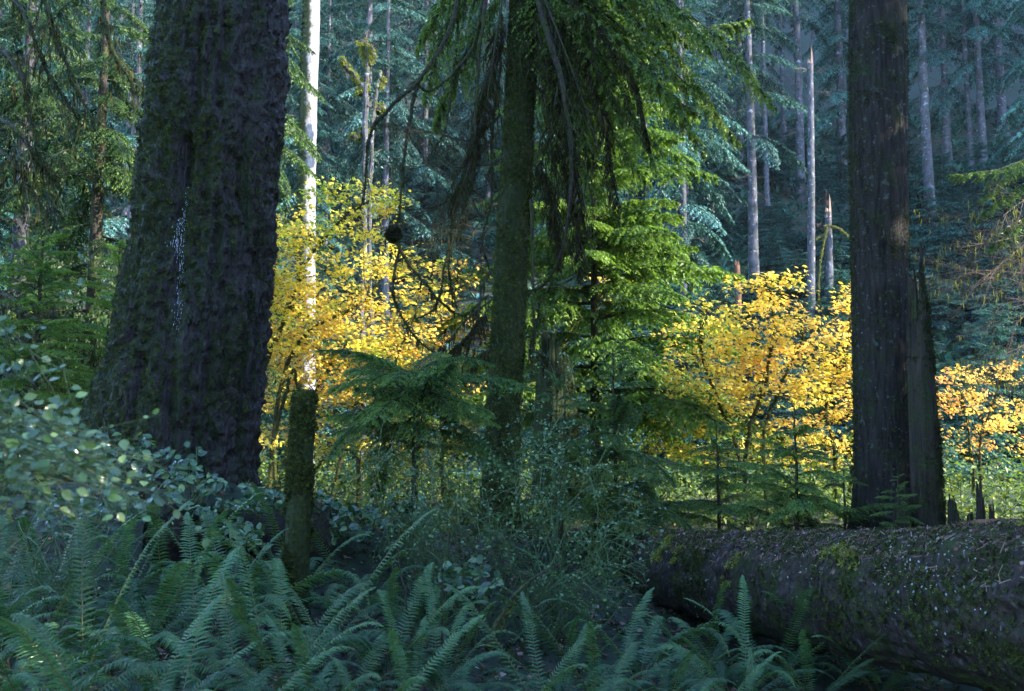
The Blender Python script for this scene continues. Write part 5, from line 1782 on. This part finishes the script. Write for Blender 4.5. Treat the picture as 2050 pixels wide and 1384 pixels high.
# ------------------------------------------------------------------ dead lacy branches at the edge by the splintered snag
b = gbase(2180, 15.5)
t = placed('hemlock_tree', 'half-dead hemlock of lacy bare twigs hung with moss past the splintered snag', 'tree', b)
trunk_mb(9, .16, .03).build('trunk', M['limb_bark'], t, smooth=True, org=(0, 0, 0))
hm = MB()
for (sy, ex, ey) in [(380, 1905, 500), (430, 1900, 560), (480, 1910, 470), (520, 1915, 620), (560, 1910, 690), (600, 1930, 740), (450, 1960, 420), (640, 1940, 660), (500, 1990, 560), (350, 1950, 380), (580, 2000, 640)]:
    A, B = at(2180, sy, 15.5), at(ex, ey, 14.6)
    tw = twig_fan(A, B - A, np.linalg.norm(B - A), .011, 2, 14, .6, .12, 6)
    m = MB()
    add_twigs(m, tw, 0)
    m.build('branch', [M['dead_twig']], t)
    for c, r in tw[::4]:
        moss_strands(hm, c, 3, .02, .16, .006, (.3, 1))
tag(hm.build('hanging_moss', M['bright_moss'], t), kind='stuff')
cr = MB()
for pts in [((2180, 300, 15.5), (2080, 310, 15.2), (1990, 340, 15.0), (1900, 350, 14.8)), ((2180, 330, 15.5), (2100, 350, 15.2), (2020, 390, 15.0), (1960, 440, 14.9)), ((2180, 250, 15.5), (2100, 280, 15.8), (2030, 340, 15.8), (1960, 400, 15.8)), ((2180, 420, 15.5), (2100, 420, 15), (2030, 450, 14.8), (1980, 500, 14.7))]:
    P = jit(spline([at(*p) for p in pts], 14), .012)
    spray(cr, P, .55, 36, 12, .085, .024, .5, (.2, 1), 0)
    cr.add(*tube(P, np.linspace(.02, .005, 14), 5), .3, 1)
cr.build('crown', [M['needles'], M['limb_bark']], t)

# ------------------------------------------------------------------ unseen conifers added beside and behind the camera to shade the hollow
SH = [FAR[1][0], FAR[3][0]]
ring = [(10.5, 1.0, 1.0), (13.5, 4.8, 1.3), (12.5, -4.5, 1.05), (18, 1, 1.1), (19, 5.2, 1.35), (14.5, 9.2, 1.0), (20, -6, 1.0), (27, 2, 1.1), (-9, -5, 1.0), (4, -11, 1.05), (-3, -13, 1.0), (-15, -8, 1.0), (10, -15, 1.05), (-9, -17, 1.1), (-14, 3, 1.0), (17, -14, 1.0), (2, -20, 1.1), (-21, 0, 1.0), (-17, 11, 1.0), (16.5, 4.0, 1.4), (23, 2.5, 1.4), (11.0, 10.4, .9), (15.5, -1, 1.0)]
for i, (x, y, s) in enumerate(ring):
    t = thing('shade_conifer', 'unseen tall conifer added to shade the fern hollow', 'tree', (x, y, gz(x, y)), 'unseen conifers added for shade', U(0, 6))
    o = obj('trunk', FT[i % 3], t)
    o.scale = (1.3, 1.3, s)
    c = obj('crown', SH[1 if x > 9 else i % 2], t)
    c.scale = (s * 1.15, s * 1.15, s * 1.15)
for o in bpy.data.objects:
    if 'world_built' in o:
        del o['world_built']

# ------------------------------------------------------------------ moist valley air
hz, nt, out = nodes_of('moist_air')
pv = nt.nodes.new('ShaderNodeVolumePrincipled')
pv.inputs['Color'].default_value = (0.62, 0.82, 1.0, 1)
pv.inputs['Density'].default_value = 0.00018
pv.inputs['Anisotropy'].default_value = 0.0
nt.links.new(pv.outputs[0], out.inputs['Volume'])
x0, x1, y0, y1, z0, z1 = -132, 137, -62, 155, -2.0, 190
m = MB()
m.add([[x0, y0, z0], [x1, y0, z0], [x1, y1, z0], [x0, y1, z0], [x0, y0, z1], [x1, y0, z1], [x1, y1, z1], [x0, y1, z1]],
      [[0, 3, 2, 1], [4, 5, 6, 7], [0, 1, 5, 4], [1, 2, 6, 5], [2, 3, 7, 6], [3, 0, 4, 7]])
HAZE = tag(m.build('haze', hz), 'thin bluish air over the wooded valley', 'haze', kind='stuff')
